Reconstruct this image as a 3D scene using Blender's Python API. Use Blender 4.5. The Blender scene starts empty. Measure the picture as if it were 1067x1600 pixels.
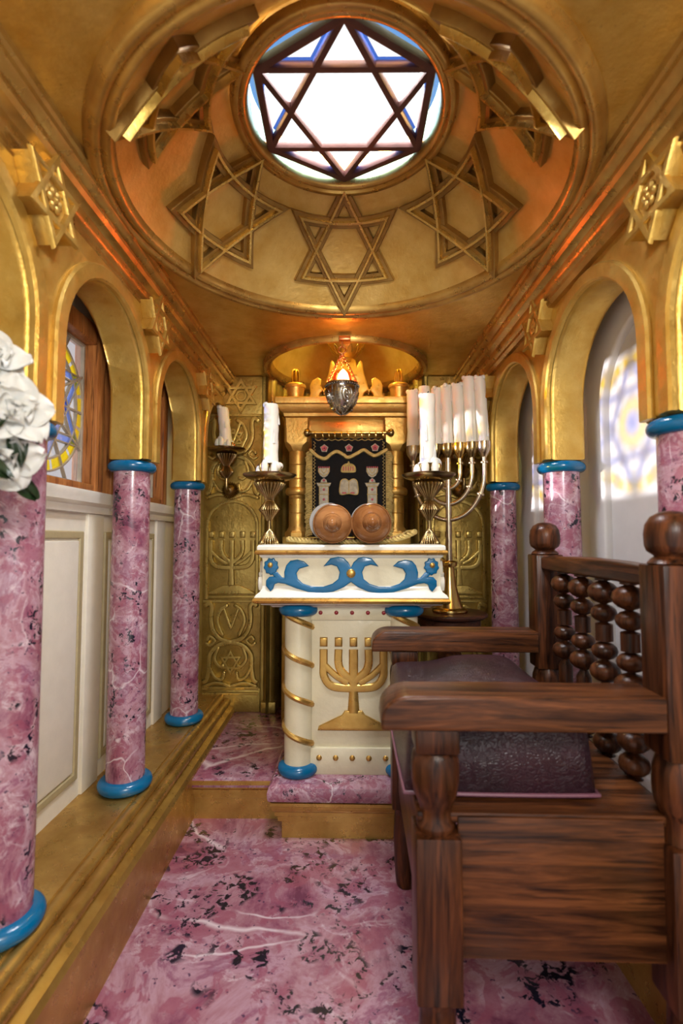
import bpy, bmesh, math, random
from mathutils import Matrix, Vector, noise
random.seed(7)
PI = math.pi
SC = bpy.context.scene
COL = SC.collection

# ------------------------------------------------------------------ materials
def mk(name):
    m = bpy.data.materials.new(name); m.use_nodes = True
    nt = m.node_tree; nt.nodes.clear()
    out = nt.nodes.new('ShaderNodeOutputMaterial')
    b = nt.nodes.new('ShaderNodeBsdfPrincipled')
    nt.links.new(b.outputs[0], out.inputs[0])
    return m, nt, b, out

def nd(nt, t, **kw):
    n = nt.nodes.new(t)
    for k, v in kw.items():
        if k in n.bl_rna.properties: setattr(n, k, v)
        else: n.inputs[k.replace('_', ' ')].default_value = v
    return n

def coords(nt, scale=(1, 1, 1), rand=True):
    tc = nd(nt, 'ShaderNodeTexCoord')
    mp = nd(nt, 'ShaderNodeMapping')
    mp.inputs['Scale'].default_value = scale
    nt.links.new(tc.outputs['Object'], mp.inputs['Vector'])
    if rand:
        oi = nd(nt, 'ShaderNodeObjectInfo')
        mu = nd(nt, 'ShaderNodeMath', operation='MULTIPLY'); mu.inputs[1].default_value = 9.0
        nt.links.new(oi.outputs['Random'], mu.inputs[0])
        nt.links.new(mu.outputs[0], mp.inputs['Location'])
    return mp.outputs[0]

def ns(nt, vec, scale, detail=4, rough=.55, dist=0):
    n = nd(nt, 'ShaderNodeTexNoise')
    n.inputs['Scale'].default_value = scale; n.inputs['Detail'].default_value = detail
    n.inputs['Roughness'].default_value = rough; n.inputs['Distortion'].default_value = dist
    nt.links.new(vec, n.inputs['Vector'])
    return n.outputs[0]

def ramp(nt, fac, stops, interp='LINEAR'):
    r = nd(nt, 'ShaderNodeValToRGB'); r.color_ramp.interpolation = interp
    e = r.color_ramp.elements
    while len(e) < len(stops): e.new(.5)
    for i, (p, c) in enumerate(stops):
        e[i].position = p
        e[i].color = (c, c, c, 1) if isinstance(c, (int, float)) else (*c, 1)
    nt.links.new(fac, r.inputs[0])
    return r.outputs[0]

def mix(nt, fac, a, b):
    n = nd(nt, 'ShaderNodeMix', data_type='RGBA')
    for s, v in ((0, fac), (6, a), (7, b)):
        if isinstance(v, (int, float)): n.inputs[s].default_value = v
        elif isinstance(v, tuple): n.inputs[s].default_value = (*v, 1)
        else: nt.links.new(v, n.inputs[s])
    return n.outputs[2]

def mul(nt, a, b):
    n = nd(nt, 'ShaderNodeMath', operation='MULTIPLY')
    for i, v in enumerate((a, b)):
        if isinstance(v, (int, float)): n.inputs[i].default_value = v
        else: nt.links.new(v, n.inputs[i])
    return n.outputs[0]

def bump(nt, b, h, strength=.3, dist=.01):
    n = nd(nt, 'ShaderNodeBump'); n.inputs['Strength'].default_value = strength; n.inputs['Distance'].default_value = dist
    nt.links.new(h, n.inputs['Height']); nt.links.new(n.outputs[0], b.inputs['Normal'])

def plain(name, col, rough=.5, metal=0, bstr=0, bscale=60, var=0, coat=0, sss=0, bdist=.004):
    m, nt, b, out = mk(name)
    b.inputs['Base Color'].default_value = (*col, 1)
    b.inputs['Roughness'].default_value = rough; b.inputs['Metallic'].default_value = metal
    if coat: b.inputs['Coat Weight'].default_value = coat; b.inputs['Coat Roughness'].default_value = .12
    if sss:
        b.inputs['Subsurface Weight'].default_value = sss
        b.inputs['Subsurface Radius'].default_value = (.05, .035, .02); b.inputs['Subsurface Scale'].default_value = .6
    if bstr or var:
        v = coords(nt)
        if bstr: bump(nt, b, ns(nt, v, bscale, 3), bstr, bdist)
        if var:
            f = ramp(nt, ns(nt, v, bscale * .25, 5), [(.35, 0), (.65, 1)])
            nt.links.new(mix(nt, f, tuple(c * (1 - var) for c in col), tuple(min(1, c * (1 + var * .5)) for c in col)), b.inputs['Base Color'])
    return m

def gold(name, c1, c2, grime, rough=.38, metal=.8, fleck=.62, bscale=45, bstr=.35):
    m, nt, b, out = mk(name)
    v = coords(nt)
    f = ramp(nt, ns(nt, v, 7, 6, .6), [(.35, 0), (.68, 1)])
    c = mix(nt, f, c1, c2)
    g = ramp(nt, ns(nt, v, 55, 5, .7), [(fleck, 0), (fleck + .12, 1)])
    g2 = ramp(nt, ns(nt, v, 4, 3, .5), [(.42, 0), (.6, 1)])
    c = mix(nt, mul(nt, mul(nt, g, g2), .8), c, grime)
    nt.links.new(c, b.inputs['Base Color'])
    b.inputs['Metallic'].default_value = metal
    rr = ramp(nt, ns(nt, v, 18, 4, .6), [(.3, rough - .08), (.7, rough + .12)])
    nt.links.new(rr, b.inputs['Roughness'])
    bump(nt, b, ns(nt, v, bscale, 5, .6), bstr, .006)
    return m

def marble(name, s=1.0, white=.5, spots=.56, dark=0.0):
    m, nt, b, out = mk(name)
    v = coords(nt)
    base = ramp(nt, ns(nt, v, 3.4 * s, 7, .68, .5), [(.34, (.13, .03, .065)), (.41, (.25, .085, .135)), (.47, (.34, .165, .21)), (.53, (.42, .25, .31)), (.58, (.26, .10, .16)), (.64, (.38, .23, .30)), (.70, (.60, .49, .57))])
    patch = ramp(nt, ns(nt, v, 11 * s, 4, .6, .8), [(.53, 0), (.57, 1)])
    base = mix(nt, mul(nt, patch, .65), base, (.27, .07, .115))
    w = ramp(nt, ns(nt, v, 9 * s, 8, .72, 1.2), [(.62 - .1 * white, 0), (.74 - .1 * white, 1)])
    base = mix(nt, mul(nt, w, .6), base, (.68, .58, .63))
    # veins
    wv = nd(nt, 'ShaderNodeTexNoise'); wv.inputs['Scale'].default_value = 1.6 * s; wv.inputs['Detail'].default_value = 4; nt.links.new(v, wv.inputs['Vector'])
    ad = nd(nt, 'ShaderNodeMix', data_type='RGBA'); ad.inputs[0].default_value = .3
    nt.links.new(v, ad.inputs[6]); nt.links.new(wv.outputs['Color'], ad.inputs[7])
    mp2 = nd(nt, 'ShaderNodeMapping'); mp2.inputs['Rotation'].default_value = (.5, .6, .75); mp2.inputs['Scale'].default_value = (1, 3.0, 1.4)
    nt.links.new(ad.outputs[2], mp2.inputs['Vector'])
    vo = nd(nt, 'ShaderNodeTexVoronoi', feature='DISTANCE_TO_EDGE'); vo.inputs['Scale'].default_value = 1.7 * s
    nt.links.new(mp2.outputs[0], vo.inputs['Vector'])
    ve = ramp(nt, vo.outputs['Distance'], [(0, 1), (.006, .7), (.018, 0)])
    vm = ramp(nt, ns(nt, v, 2.3 * s, 3, .5), [(.50, 0), (.6, 1)])
    base = mix(nt, mul(nt, mul(nt, ve, vm), .7), base, (.78, .7, .74))
    # black clusters
    k1 = ramp(nt, ns(nt, v, 30 * s, 4, .65, .6), [(.53, 0), (.57, 1)])
    k2 = ramp(nt, ns(nt, v, 6.5 * s, 2, .5), [(spots - .02, 0), (spots + .03, 1)])
    base = mix(nt, mul(nt, k1, k2), base, (.008, .008, .02))
    k3 = ramp(nt, ns(nt, v, 48 * s, 2, .5), [(.68, 0), (.71, 1)])
    base = mix(nt, mul(nt, k3, .85), base, (.06, .03, .07))
    nt.links.new(base, b.inputs['Base Color'])
    b.inputs['Roughness'].default_value = .22
    b.inputs['Coat Weight'].default_value = .3; b.inputs['Coat Roughness'].default_value = .1
    bump(nt, b, ns(nt, v, 26, 4), .12, .008)
    return m

def wood(name, axis, c1, c2, rough=.38, sc=1.0, bstr=.35, pore=.7):
    m, nt, b, out = mk(name)
    s = [26 * sc, 26 * sc, 26 * sc]; s[axis] = 2.2 * sc
    v = coords(nt, tuple(s))
    f = ramp(nt, ns(nt, v, 1.0, 6, .65, .9), [(.36, 0), (.5, .4), (.66, 1)])
    c = mix(nt, f, c1, c2)
    s2 = [90 * sc, 90 * sc, 90 * sc]; s2[axis] = 5 * sc
    v2 = coords(nt, tuple(s2))
    p = ramp(nt, ns(nt, v2, 1.0, 3, .6), [(.56, 0), (.66, 1)])
    c = mix(nt, mul(nt, p, pore), c, tuple(x * .25 for x in c1))
    nt.links.new(c, b.inputs['Base Color'])
    b.inputs['Roughness'].default_value = rough
    b.inputs['Specular IOR Level'].default_value = .24
    bump(nt, b, ns(nt, v2, 1.0, 4), bstr, .004)
    return m

def glass(name, col, gl=.12, rough=.12, bs=40, bstr=.4, tl=0, tcol=None):
    m, nt, b, out = mk(name)
    nt.nodes.remove(b)
    t = nd(nt, 'ShaderNodeBsdfTransparent'); t.inputs[0].default_value = (*col, 1)
    g = nd(nt, 'ShaderNodeBsdfGlossy'); g.inputs['Roughness'].default_value = rough; g.inputs[0].default_value = (.9, .9, .95, 1)
    mx = nd(nt, 'ShaderNodeMixShader'); mx.inputs[0].default_value = gl
    tout = t.outputs[0]
    if tl:   # cloudy glass lets some light through scattered
        tr = nd(nt, 'ShaderNodeBsdfTranslucent'); tr.inputs[0].default_value = (*(tcol or col), 1)
        m2 = nd(nt, 'ShaderNodeMixShader'); m2.inputs[0].default_value = tl
        nt.links.new(t.outputs[0], m2.inputs[1]); nt.links.new(tr.outputs[0], m2.inputs[2]); tout = m2.outputs[0]
    nt.links.new(tout, mx.inputs[1]); nt.links.new(g.outputs[0], mx.inputs[2]); nt.links.new(mx.outputs[0], out.inputs[0])
    v = coords(nt)
    n = nd(nt, 'ShaderNodeBump'); n.inputs['Strength'].default_value = bstr; n.inputs['Distance'].default_value = .004
    nt.links.new(ns(nt, v, bs, 3), n.inputs['Height']); nt.links.new(n.outputs[0], g.inputs['Normal'])
    return m

def emit(name, col, s):
    m, nt, b, out = mk(name)
    b.inputs['Base Color'].default_value = (*col, 1)
    b.inputs['Emission Color'].default_value = (*col, 1); b.inputs['Emission Strength'].default_value = s
    return m

GOLD = gold('gold_paint', (.52, .31, .055), (.66, .45, .12), (.10, .05, .012), rough=.36, metal=.72)
GOLD_D = gold('dome_gold', (.55, .33, .07), (.68, .46, .14), (.12, .06, .015), rough=.42, metal=.65, fleck=.66)
GOLD_S = gold('star_gold', (.50, .32, .07), (.68, .46, .13), (.10, .05, .012), rough=.27, metal=.85, fleck=.78, bstr=.12)
GOLD_K = gold('shaded_antique_gold', (.23, .125, .03), (.36, .22, .06), (.06, .03, .01), rough=.34, metal=.8, fleck=.7, bstr=.15)  # antique tone plus the shade on the star sides, put into the colour
GOLD_R = gold('relief_gold', (.44, .31, .075), (.58, .43, .13), (.10, .06, .015), rough=.3, metal=.75, fleck=.64, bstr=.3)
GOLD_P = gold('antique_gold', (.33, .22, .045), (.48, .34, .09), (.07, .04, .01), rough=.34, metal=.7, fleck=.58, bstr=.5)
GOLD_T = gold('gilded_trim', (.40, .22, .05), (.58, .37, .10), (.12, .055, .015), rough=.3, metal=.75, fleck=.8, bscale=14, bstr=.1)
GOLD_A = gold('ark_gold', (.55, .32, .07), (.66, .43, .13), (.12, .06, .015), rough=.34, metal=.75, fleck=.6)
BRASS = plain('aged_brass', (.36, .26, .12), .24, 1, .15, 50, .35)
BRASS_B = plain('bright_brass', (.72, .50, .18), .2, 1)
SILVER = plain('worn_silver', (.62, .52, .38), .22, 1, .1, 80, .2)
SILVER_L = plain('lamp_silver', (.42, .38, .32), .22, 1, .3, 45, .4)
COPPER = plain('copper_chain', (.75, .33, .14), .3, 1)
MARBLE = marble('pink_marble_floor', .8, .35, .53)
MARBLE_C = marble('pink_marble_column', 1.5, .75, .56)
BLUE = plain('blue_gloss_paint', (.0, .115, .27), .2, 0, .25, 30, .15, 0)
CREAM = plain('cream_gloss_paint', (.66, .61, .43), .25, 0, .35, 40, .06, .4)
WHITEP = plain('white_gloss_paint', (.78, .77, .68), .25, 0, .3, 40, .05, .4)
WALLW = plain('white_wall_paint', (.74, .70, .59), .5, 0, .15, 60, .04)
WALLR = plain('white_plaster', (.72, .72, .72), .5, 0, .1, 40, .03)
TAN = plain('tan_groove_paint', (.42, .35, .19), .4, 0, .15, 60, .1)
REDP = plain('red_paint', (.25, .015, .02), .3)
WINWOOD = wood('window_wood', 2, (.26, .085, .022), (.46, .19, .055), .35)
W_X = wood('chair_wood_x', 0, (.016, .0045, .0016), (.14, .046, .0145), .34)
W_Y = wood('chair_wood_y', 1, (.015, .0042, .0015), (.115, .037, .012), .34)
W_Z = wood('chair_wood_z', 2, (.014, .004, .0015), (.11, .034, .0115), .32)
W_T = wood('table_wood', 0, (.03, .009, .005), (.085, .03, .017), .4)
W_ROLL = wood('scroll_roller_wood', 0, (.20, .075, .022), (.36, .165, .06), .14, .35, .03, .12)
WAX = plain('candle_wax', (.86, .82, .72), .38, 0, .15, 18, .03, 0, .35)
WICK = plain('burnt_wick', (.02, .015, .012), .9)
BLACK = plain('black_velvet', (.006, .006, .008), .95, 0, .5, 220, .3)
THREAD = plain('gold_thread', (.55, .41, .14), .55, .35, .8, 150, .3)
CLOTHW = plain('silver_thread', (.55, .52, .42), .6, .1, .8, 160, .25)
PINK_T = plain('pink_thread', (.55, .12, .16), .7, 0, .6, 160, .3)
REDV = plain('red_velvet', (.16, .012, .02), .8, 0, .4, 150, .3)
PARCH = plain('parchment', (.32, .31, .29), .8, 0, .3, 60, .1)
PETAL = plain('white_petals', (.66, .66, .62), .6, 0, .15, 14, .06, 0, .2)
LEAF = plain('dark_leaf', (.012, .03, .008), .45, 0, .3, 40, .4)
STEM = plain('flower_stem', (.05, .10, .03), .6)
VASE = plain('vase_glaze', (.75, .75, .72), .2, 0, 0, 40, 0, .5)
LEAD = plain('lead_came', (.42, .37, .29), .38, .3, .3, 60, .2)
BRONZE = plain('skylight_bars', (.085, .035, .03), .45, .3, .2, 40, .2)
G_CLEAR = glass('clear_glass', (.36, .35, .38), .16, tl=.03, tcol=(.7, .7, .75))
G_BLUE = glass('blue_glass', (.22, .32, .8), .14, .2, tl=.16, tcol=(.22, .38, .95))
G_YEL = glass('yellow_glass', (1, .66, .015), .08, .2, tl=.16, tcol=(.95, .80, .02))
G_WHITE = glass('pale_skylight_glass', (.96, .97, 1.0), .04)
G_SKYB = glass('sky_blue_glass', (.05, .13, .5), .08)
G_NAVY = glass('deep_blue_glass', (.14, .32, .66), .1)
G_RED = glass('ruby_glass', (.95, .40, .30), .12, .1)
FLAME = emit('lamp_flame', (1.0, .36, .10), 95)

def leather():
    m, nt, b, out = mk('purple_leather')
    v = coords(nt)
    c = ramp(nt, ns(nt, v, 5, 4), [(.35, (.014, .005, .008)), (.65, (.034, .010, .017))])
    nt.links.new(c, b.inputs['Base Color']); b.inputs['Roughness'].default_value = .34
    w = nd(nt, 'ShaderNodeTexVoronoi', feature='DISTANCE_TO_EDGE'); w.inputs['Scale'].default_value = 62
    nz = nd(nt, 'ShaderNodeTexNoise'); nz.inputs['Scale'].default_value = 14; nt.links.new(v, nz.inputs['Vector'])
    ad = nd(nt, 'ShaderNodeMix', data_type='RGBA'); ad.inputs[0].default_value = .25
    nt.links.new(v, ad.inputs[6]); nt.links.new(nz.outputs['Color'], ad.inputs[7]); nt.links.new(ad.outputs[2], w.inputs['Vector'])
    h = ramp(nt, w.outputs['Distance'], [(0, 0), (.12, 1)])
    bump(nt, b, h, .45, .004)
    return m
LEATHER = leather()

# ------------------------------------------------------------------ mesh builder
class MB:
    def __init__(s): s.v = []; s.f = []; s.m = []
    def add(s, vs, fs, M=None, mi=0):
        o = len(s.v)
        for p in vs:
            p = Vector(p)
            s.v.append(tuple(M @ p) if M is not None else tuple(p))
        for f in fs: s.f.append(tuple(i + o for i in f)); s.m.append(mi)
        return s
    def box(s, x0, x1, y0, y1, z0, z1, bev=0, M=None, mi=0, seg=2):
        bm = bmesh.new()
        bmesh.ops.create_cube(bm, size=1)
        for v in bm.verts:
            v.co = Vector(((x0 + x1) / 2 + v.co.x * (x1 - x0), (y0 + y1) / 2 + v.co.y * (y1 - y0), (z0 + z1) / 2 + v.co.z * (z1 - z0)))
        if bev: bmesh.ops.bevel(bm, geom=bm.edges[:], offset=bev, segments=seg, affect='EDGES', profile=.5)
        bm.verts.index_update()
        s.add([v.co.copy() for v in bm.verts], [[v.index for v in f.verts] for f in bm.faces], M, mi)
        bm.free(); return s
    def lathe(s, prof, seg=40, M=None, mi=0, ribs=0, amp=0, a0=0, a1=2 * PI, rf=None, cap=True):
        full = abs(a1 - a0 - 2 * PI) < 1e-6
        if ribs: ribs = 24; seg = 192
        n = seg if full else seg + 1
        vs = []; fs = []
        for k, (r, z) in enumerate(prof):
            for i in range(n):
                a = a0 + (a1 - a0) * i / seg
                rr = r
                if ribs:
                    am = amp if not callable(amp) else 1.0 * amp(k / (len(prof) - 1))
                    rr = r * (1 + am * (abs(math.cos(ribs * a / 2)) * 2 - 1.2))
                if rf: rr = rf(rr, z, a)
                vs.append((rr * math.cos(a), rr * math.sin(a), z))
        for k in range(len(prof) - 1):
            for i in range(seg):
                j = (i + 1) % n
                fs.append((k * n + i, k * n + j, (k + 1) * n + j, (k + 1) * n + i))
        if full and cap:
            if prof[0][0] > 1e-4: fs.append(tuple(range(n - 1, -1, -1)))
            if prof[-1][0] > 1e-4: fs.append(tuple((len(prof) - 1) * n + i for i in range(n)))
        return s.add(vs, fs, M, mi)
    def tube(s, pts, r, seg=10, closed=False, M=None, mi=0, flat=1.0):
        pts = [Vector(p) for p in pts]; n = len(pts)
        rs = r if isinstance(r, (list, tuple)) else [r] * n
        vs = []; fs = []; up = None
        for i, p in enumerate(pts):
            if closed: t = pts[(i + 1) % n] - pts[i - 1]
            else: t = pts[min(i + 1, n - 1)] - pts[max(i - 1, 0)]
            t.normalize()
            if up is None:
                up = Vector((0, 0, 1)) if abs(t.z) < .9 else Vector((1, 0, 0))
            x = (up - t * up.dot(t)).normalized(); y = t.cross(x); up = x
            for k in range(seg):
                a = 2 * PI * k / seg
                vs.append(p + x * (rs[i] * math.cos(a)) + y * (rs[i] * flat * math.sin(a)))
        m = n if closed else n - 1
        for i in range(m):
            for k in range(seg):
                a = i * seg; b2 = ((i + 1) % n) * seg; k2 = (k + 1) % seg
                fs.append((a + k, a + k2, b2 + k2, b2 + k))
        if not closed:
            fs.append(tuple(range(seg - 1, -1, -1))); fs.append(tuple((n - 1) * seg + k for k in range(seg)))
        return s.add(vs, fs, M, mi)
    def sphere(s, c, r, seg=20, M=None, mi=0):
        r = r if isinstance(r, (list, tuple)) else (r, r, r)
        pr = [(max(1e-5, math.sin(PI * k / (seg // 2))), -math.cos(PI * k / (seg // 2))) for k in range(seg // 2 + 1)]
        L = Matrix.Translation(c) @ Matrix.Diagonal((*r, 1))
        return s.lathe(pr, seg, (M @ L) if M is not None else L, mi)
    def ribbon(s, path, w, h, mp, closed=False, mi=0, rnd=True, prof=None):
        """a raised strip along a 2D path, mp(u,v,h) puts it in space"""
        P = [Vector((p[0], p[1])) for p in path]; n = len(P)
        W = w if isinstance(w, (list, tuple)) else [w] * n
        prof = prof or [(-1, -.15), (-.96, .55), (-.72, .93), (0, 1), (.72, .93), (.96, .55), (1, -.15)]
        vs = []; fs = []; rows = []
        def row(c, nn, hw, hs=1):
            o = len(vs)
            for (a, b2) in prof: vs.append(mp(c.x + nn.x * hw * a, c.y + nn.y * hw * a, h * b2 * (hs if b2 > 0 else 1)))
            rows.append(o)
        for i in range(n):
            if closed: d0 = (P[i] - P[i - 1]).normalized(); d1 = (P[(i + 1) % n] - P[i]).normalized()
            else:
                d0 = (P[i] - P[i - 1]).normalized() if i else (P[1] - P[0]).normalized()
                d1 = (P[i + 1] - P[i]).normalized() if i < n - 1 else d0
            n0 = Vector((-d0.y, d0.x)); n1 = Vector((-d1.y, d1.x))
            nn = (n0 + n1)
            if nn.length < 1e-4: nn = n0
            nn.normalize(); k = 1 / max(.45, nn.dot(n0)); nn = nn * k
            hw = W[i] / 2
            if not closed and rnd and i == 0:
                row(P[0] - d1 * hw * .95, n1, hw * .3, .7); row(P[0] - d1 * hw * .6, n1, hw * .78, .92)
            row(P[i], nn, hw)
            if not closed and rnd and i == n - 1:
                row(P[i] + d0 * hw * .6, n0, hw * .78, .92); row(P[i] + d0 * hw * .95, n0, hw * .3, .7)
        q = len(prof); m = len(rows)
        for i in range(m if closed else m - 1):
            a = rows[i]; b2 = rows[(i + 1) % m]
            for k in range(q - 1): fs.append((a + k, b2 + k, b2 + k + 1, a + k + 1))
        if not closed:
            fs.append(tuple(rows[0] + k for k in range(q))); fs.append(tuple(rows[-1] + k for k in range(q - 1, -1, -1)))
        return s.add(vs, fs, None, mi)
    def plate(s, loops, depth, bev, M, mi=0, bres=2):
        """flat shape with holes, rounded edges: local z from -depth/2 to depth/2"""
        cu = bpy.data.curves.new('tmp', 'CURVE'); cu.dimensions = '2D'; cu.fill_mode = 'BOTH'
        cu.extrude = max(1e-4, depth / 2 - bev); cu.bevel_depth = bev; cu.bevel_resolution = bres; cu.offset = -bev
        for lp in loops:
            sp = cu.splines.new('POLY'); sp.points.add(len(lp) - 1)
            for i, p in enumerate(lp): sp.points[i].co = (p[0], p[1], 0, 1)
            sp.use_cyclic_u = True
        ob = bpy.data.objects.new('tmp', cu)
        me = bpy.data.meshes.new_from_object(ob)
        s.add([v.co.copy() for v in me.vertices], [tuple(p.vertices) for p in me.polygons], M, mi)
        bpy.data.objects.remove(ob); bpy.data.curves.remove(cu); bpy.data.meshes.remove(me)
        return s
    def prism(s, prof, axis, a0, a1, mi=0, M=None):
        """closed 2D profile swept straight along an axis (0=x: (y,z), 1=y: (x,z), 2=z: (x,y))"""
        n = len(prof); vs = []
        for a in (a0, a1):
            for p in prof:
                vs.append((a, p[0], p[1]) if axis == 0 else (p[0], a, p[1]) if axis == 1 else (p[0], p[1], a))
        fs = [(i, (i + 1) % n, n + (i + 1) % n, n + i) for i in range(n)] + [tuple(range(n - 1, -1, -1)), tuple(range(n, 2 * n))]
        return s.add(vs, fs, M, mi)
    def mesh(s, name, mats, smooth=True, ang=38):
        me = bpy.data.meshes.new(name)
        me.from_pydata(s.v, [], s.f); me.update()
        bm = bmesh.new(); bm.from_mesh(me)
        bmesh.ops.remove_doubles(bm, verts=bm.verts[:], dist=1e-5)
        bmesh.ops.recalc_face_normals(bm, faces=bm.faces[:])
        bm.to_mesh(me); bm.free()
        for m in (mats if isinstance(mats, (list, tuple)) else [mats]): me.materials.append(m)
        if len(s.m) == len(me.polygons):
            for p, k in zip(me.polygons, s.m): p.material_index = k
        if smooth:
            me.shade_smooth(); me.set_sharp_from_angle(angle=math.radians(ang))
        return me

def obj(name, mb, mats, parent=None, smooth=True, ang=38):
    o = bpy.data.objects.new(name, mb.mesh(name, mats, smooth, ang)); COL.objects.link(o)
    if parent is not None: o.parent = parent
    return o
def struct(name, mb, mats, parent=None, ang=38):
    o = obj(name, mb, mats, parent, True, ang)
    if parent is None: o['kind'] = 'structure'
    return o
def thing(name, label, cat, loc=(0, 0, 0), rz=0, group=None, kind='thing'):
    o = bpy.data.objects.new(name, None); COL.objects.link(o)
    o.location = loc; o.rotation_euler = (0, 0, rz); o.empty_display_size = .05
    o['label'] = label; o['category'] = cat; o['kind'] = kind
    if group: o['group'] = group
    return o
def tag(o, label, cat, group=None):
    o['label'] = label; o['category'] = cat; o['kind'] = 'thing'
    if group: o['group'] = group
    return o
def dup(root, loc, label, rz=None, group=None, scale=None):
    r = root.copy(); COL.objects.link(r); r.location = loc; r['label'] = label
    if rz is not None: r.rotation_euler = (0, 0, rz)
    if scale is not None: r.scale = scale
    if group: r['group'] = group
    for ch in [o for o in root.children]:
        c = ch.copy(); COL.objects.link(c); c.parent = r
        for g in [o for o in ch.children]:
            d = g.copy(); COL.objects.link(d); d.parent = c
    return r
def frame(o, U, V):
    U = Vector(U).normalized(); V = Vector(V).normalized(); N = U.cross(V)
    M = Matrix.Identity(4)
    for i in range(3): M[i][0] = U[i]; M[i][1] = V[i]; M[i][2] = N[i]; M[i][3] = o[i]
    return M
def fmap(M): return lambda u, v, h: M @ Vector((u, v, h))
def arc(cx, cy, r, a0, a1, n=16, ry=None):
    ry = ry or r
    return [(cx + r * math.cos(math.radians(a0 + (a1 - a0) * i / n)), cy + ry * math.sin(math.radians(a0 + (a1 - a0) * i / n))) for i in range(n + 1)]
def tri(r, a0): return [(r * math.cos(math.radians(a0 + 120 * i)), r * math.sin(math.radians(a0 + 120 * i))) for i in range(3)]
def dens(path, k, closed=True):
    out = []; n = len(path)
    for i in range(n if closed else n - 1):
        a = path[i]; b = path[(i + 1) % n]
        for j in range(k): out.append((a[0] + (b[0] - a[0]) * j / k, a[1] + (b[1] - a[1]) * j / k))
    if not closed: out.append(path[-1])
    return out
def smooth_path(pts, k=6, closed=False):
    n = len(pts); out = []
    g = (lambda i: pts[i % n]) if closed else (lambda i: pts[max(0, min(n - 1, i))])
    for i in range(n if closed else n - 1):
        p0, p1, p2, p3 = g(i - 1), g(i), g(i + 1), g(i + 2)
        for j in range(k):
            t = j / k
            out.append(tuple(.5 * ((2 * p1[d]) + (-p0[d] + p2[d]) * t + (2 * p0[d] - 5 * p1[d] + 4 * p2[d] - p3[d]) * t * t + (-p0[d] + 3 * p1[d] - 3 * p2[d] + p3[d]) * t ** 3) for d in range(len(p1))))
    if not closed: out.append(tuple(pts[-1]))
    return out
def star_outline(r, rin=None, a0=90):
    rin = rin or r / math.sqrt(3)
    return [((r if i % 2 == 0 else rin) * math.cos(math.radians(a0 + 30 * i)), (r if i % 2 == 0 else rin) * math.sin(math.radians(a0 + 30 * i))) for i in range(12)]
T = Matrix.Translation
def RX(a): return Matrix.Rotation(a, 4, 'X')
def RY(a): return Matrix.Rotation(a, 4, 'Y')
def RZ(a): return Matrix.Rotation(a, 4, 'Z')

# ------------------------------------------------------------------ dimensions
YF = -.80                     # open front of the little room
YB = 3.75                     # back wall
ZC = 2.72                     # flat ceiling
CY = [1.505, 2.335, 3.172]    # column rows
PITCH = .8335
CYS = {-1: CY, 1: [1.49, 2.365, 3.24]}
WX = 1.18                     # side wall planes
ZP = .35                      # ledge height
ZCAP = 1.845                  # collar top
XC = {-1: -1.0, 1: 1.03}

# ------------------------------------------------------------------ shell
struct('floor', MB().box(-1.25, 1.25, YF, 4.25, -.06, 0), MARBLE)

pl = struct('platform', MB().box(-.82, .96, 2.688, 4.2, .18, .22, .004), MARBLE)
mb = MB().prism([(2.735, 0), (2.735, .105), (2.722, .112), (2.722, .135), (2.708, .142), (2.708, .160), (2.70, .168), (2.692, .175), (2.692, .19), (2.686, .195), (2.686, .216), (2.72, .217), (2.72, .18), (4.2, .18), (4.2, 0)], 0, -.80, .94)
r_ = obj('riser', mb, GOLD_T, pl); r_['label'] = 'gilded moulded riser'

# side walls with window openings (left)
def slab(mb, x, y0, y1, z0, z1, t=.06):
    mb.box(min(x, x + t), max(x, x + t), y0, y1, z0, z1)
WIN = [(1.925, 1), (1.925 + PITCH, 2)]
WH, WZ0, WZ1 = .30, 1.725, 2.365         # glass half width, sill, head
mb = MB()
for (a, b) in ((YF, 1.925 - WH - .03), (1.925 + WH + .03, 1.925 + PITCH - WH - .03), (1.925 + PITCH + WH + .03, 4.25)): slab(mb, -WX, a, b, WZ0 - .01, WZ1 + .02, -.06)
slab(mb, -WX, YF, 4.25, 0, WZ0 - .01, -.06); slab(mb, -WX, YF, 4.25, WZ1 + .02, 2.8, -.06)
wl = struct('wall_left', mb, WALLW)
for k in range(3):
    yc = 1.925 + PITCH * (k - 1)
    F = frame((-WX, yc, 0), (0, 1, 0), (0, 0, 1))
    p = [(-.30, ZP + .10), (.30, ZP + .10), (.30, 1.50), (-.30, 1.50)]
    o = obj('wall_panel', MB().ribbon(p, .035, .012, fmap(F), True), TAN, wl); o['label'] = 'tan painted groove round the panel'
    o = obj('wall_panel', MB().plate([[(-.275, ZP + .125), (.275, ZP + .125), (.275, 1.475), (-.275, 1.475)]], .02, .008, F @ T((0, 0, .002))), WALLW, wl)
    obj('wall_stile', MB().box(-WX - .01, -WX + .015, yc + .345, yc + .49, ZP, 1.60, .005), WALLW, wl)
# sill moulding
mb = MB().prism([(-1.2, 1.595), (-1.155, 1.60), (-1.15, 1.615), (-1.15, 1.63), (-1.125, 1.645), (-1.12, 1.67), (-1.115, 1.685), (-1.115, 1.695), (-1.2, 1.70)], 1, YF, YB)
struct('trim_1', mb, WHITEP)

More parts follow.
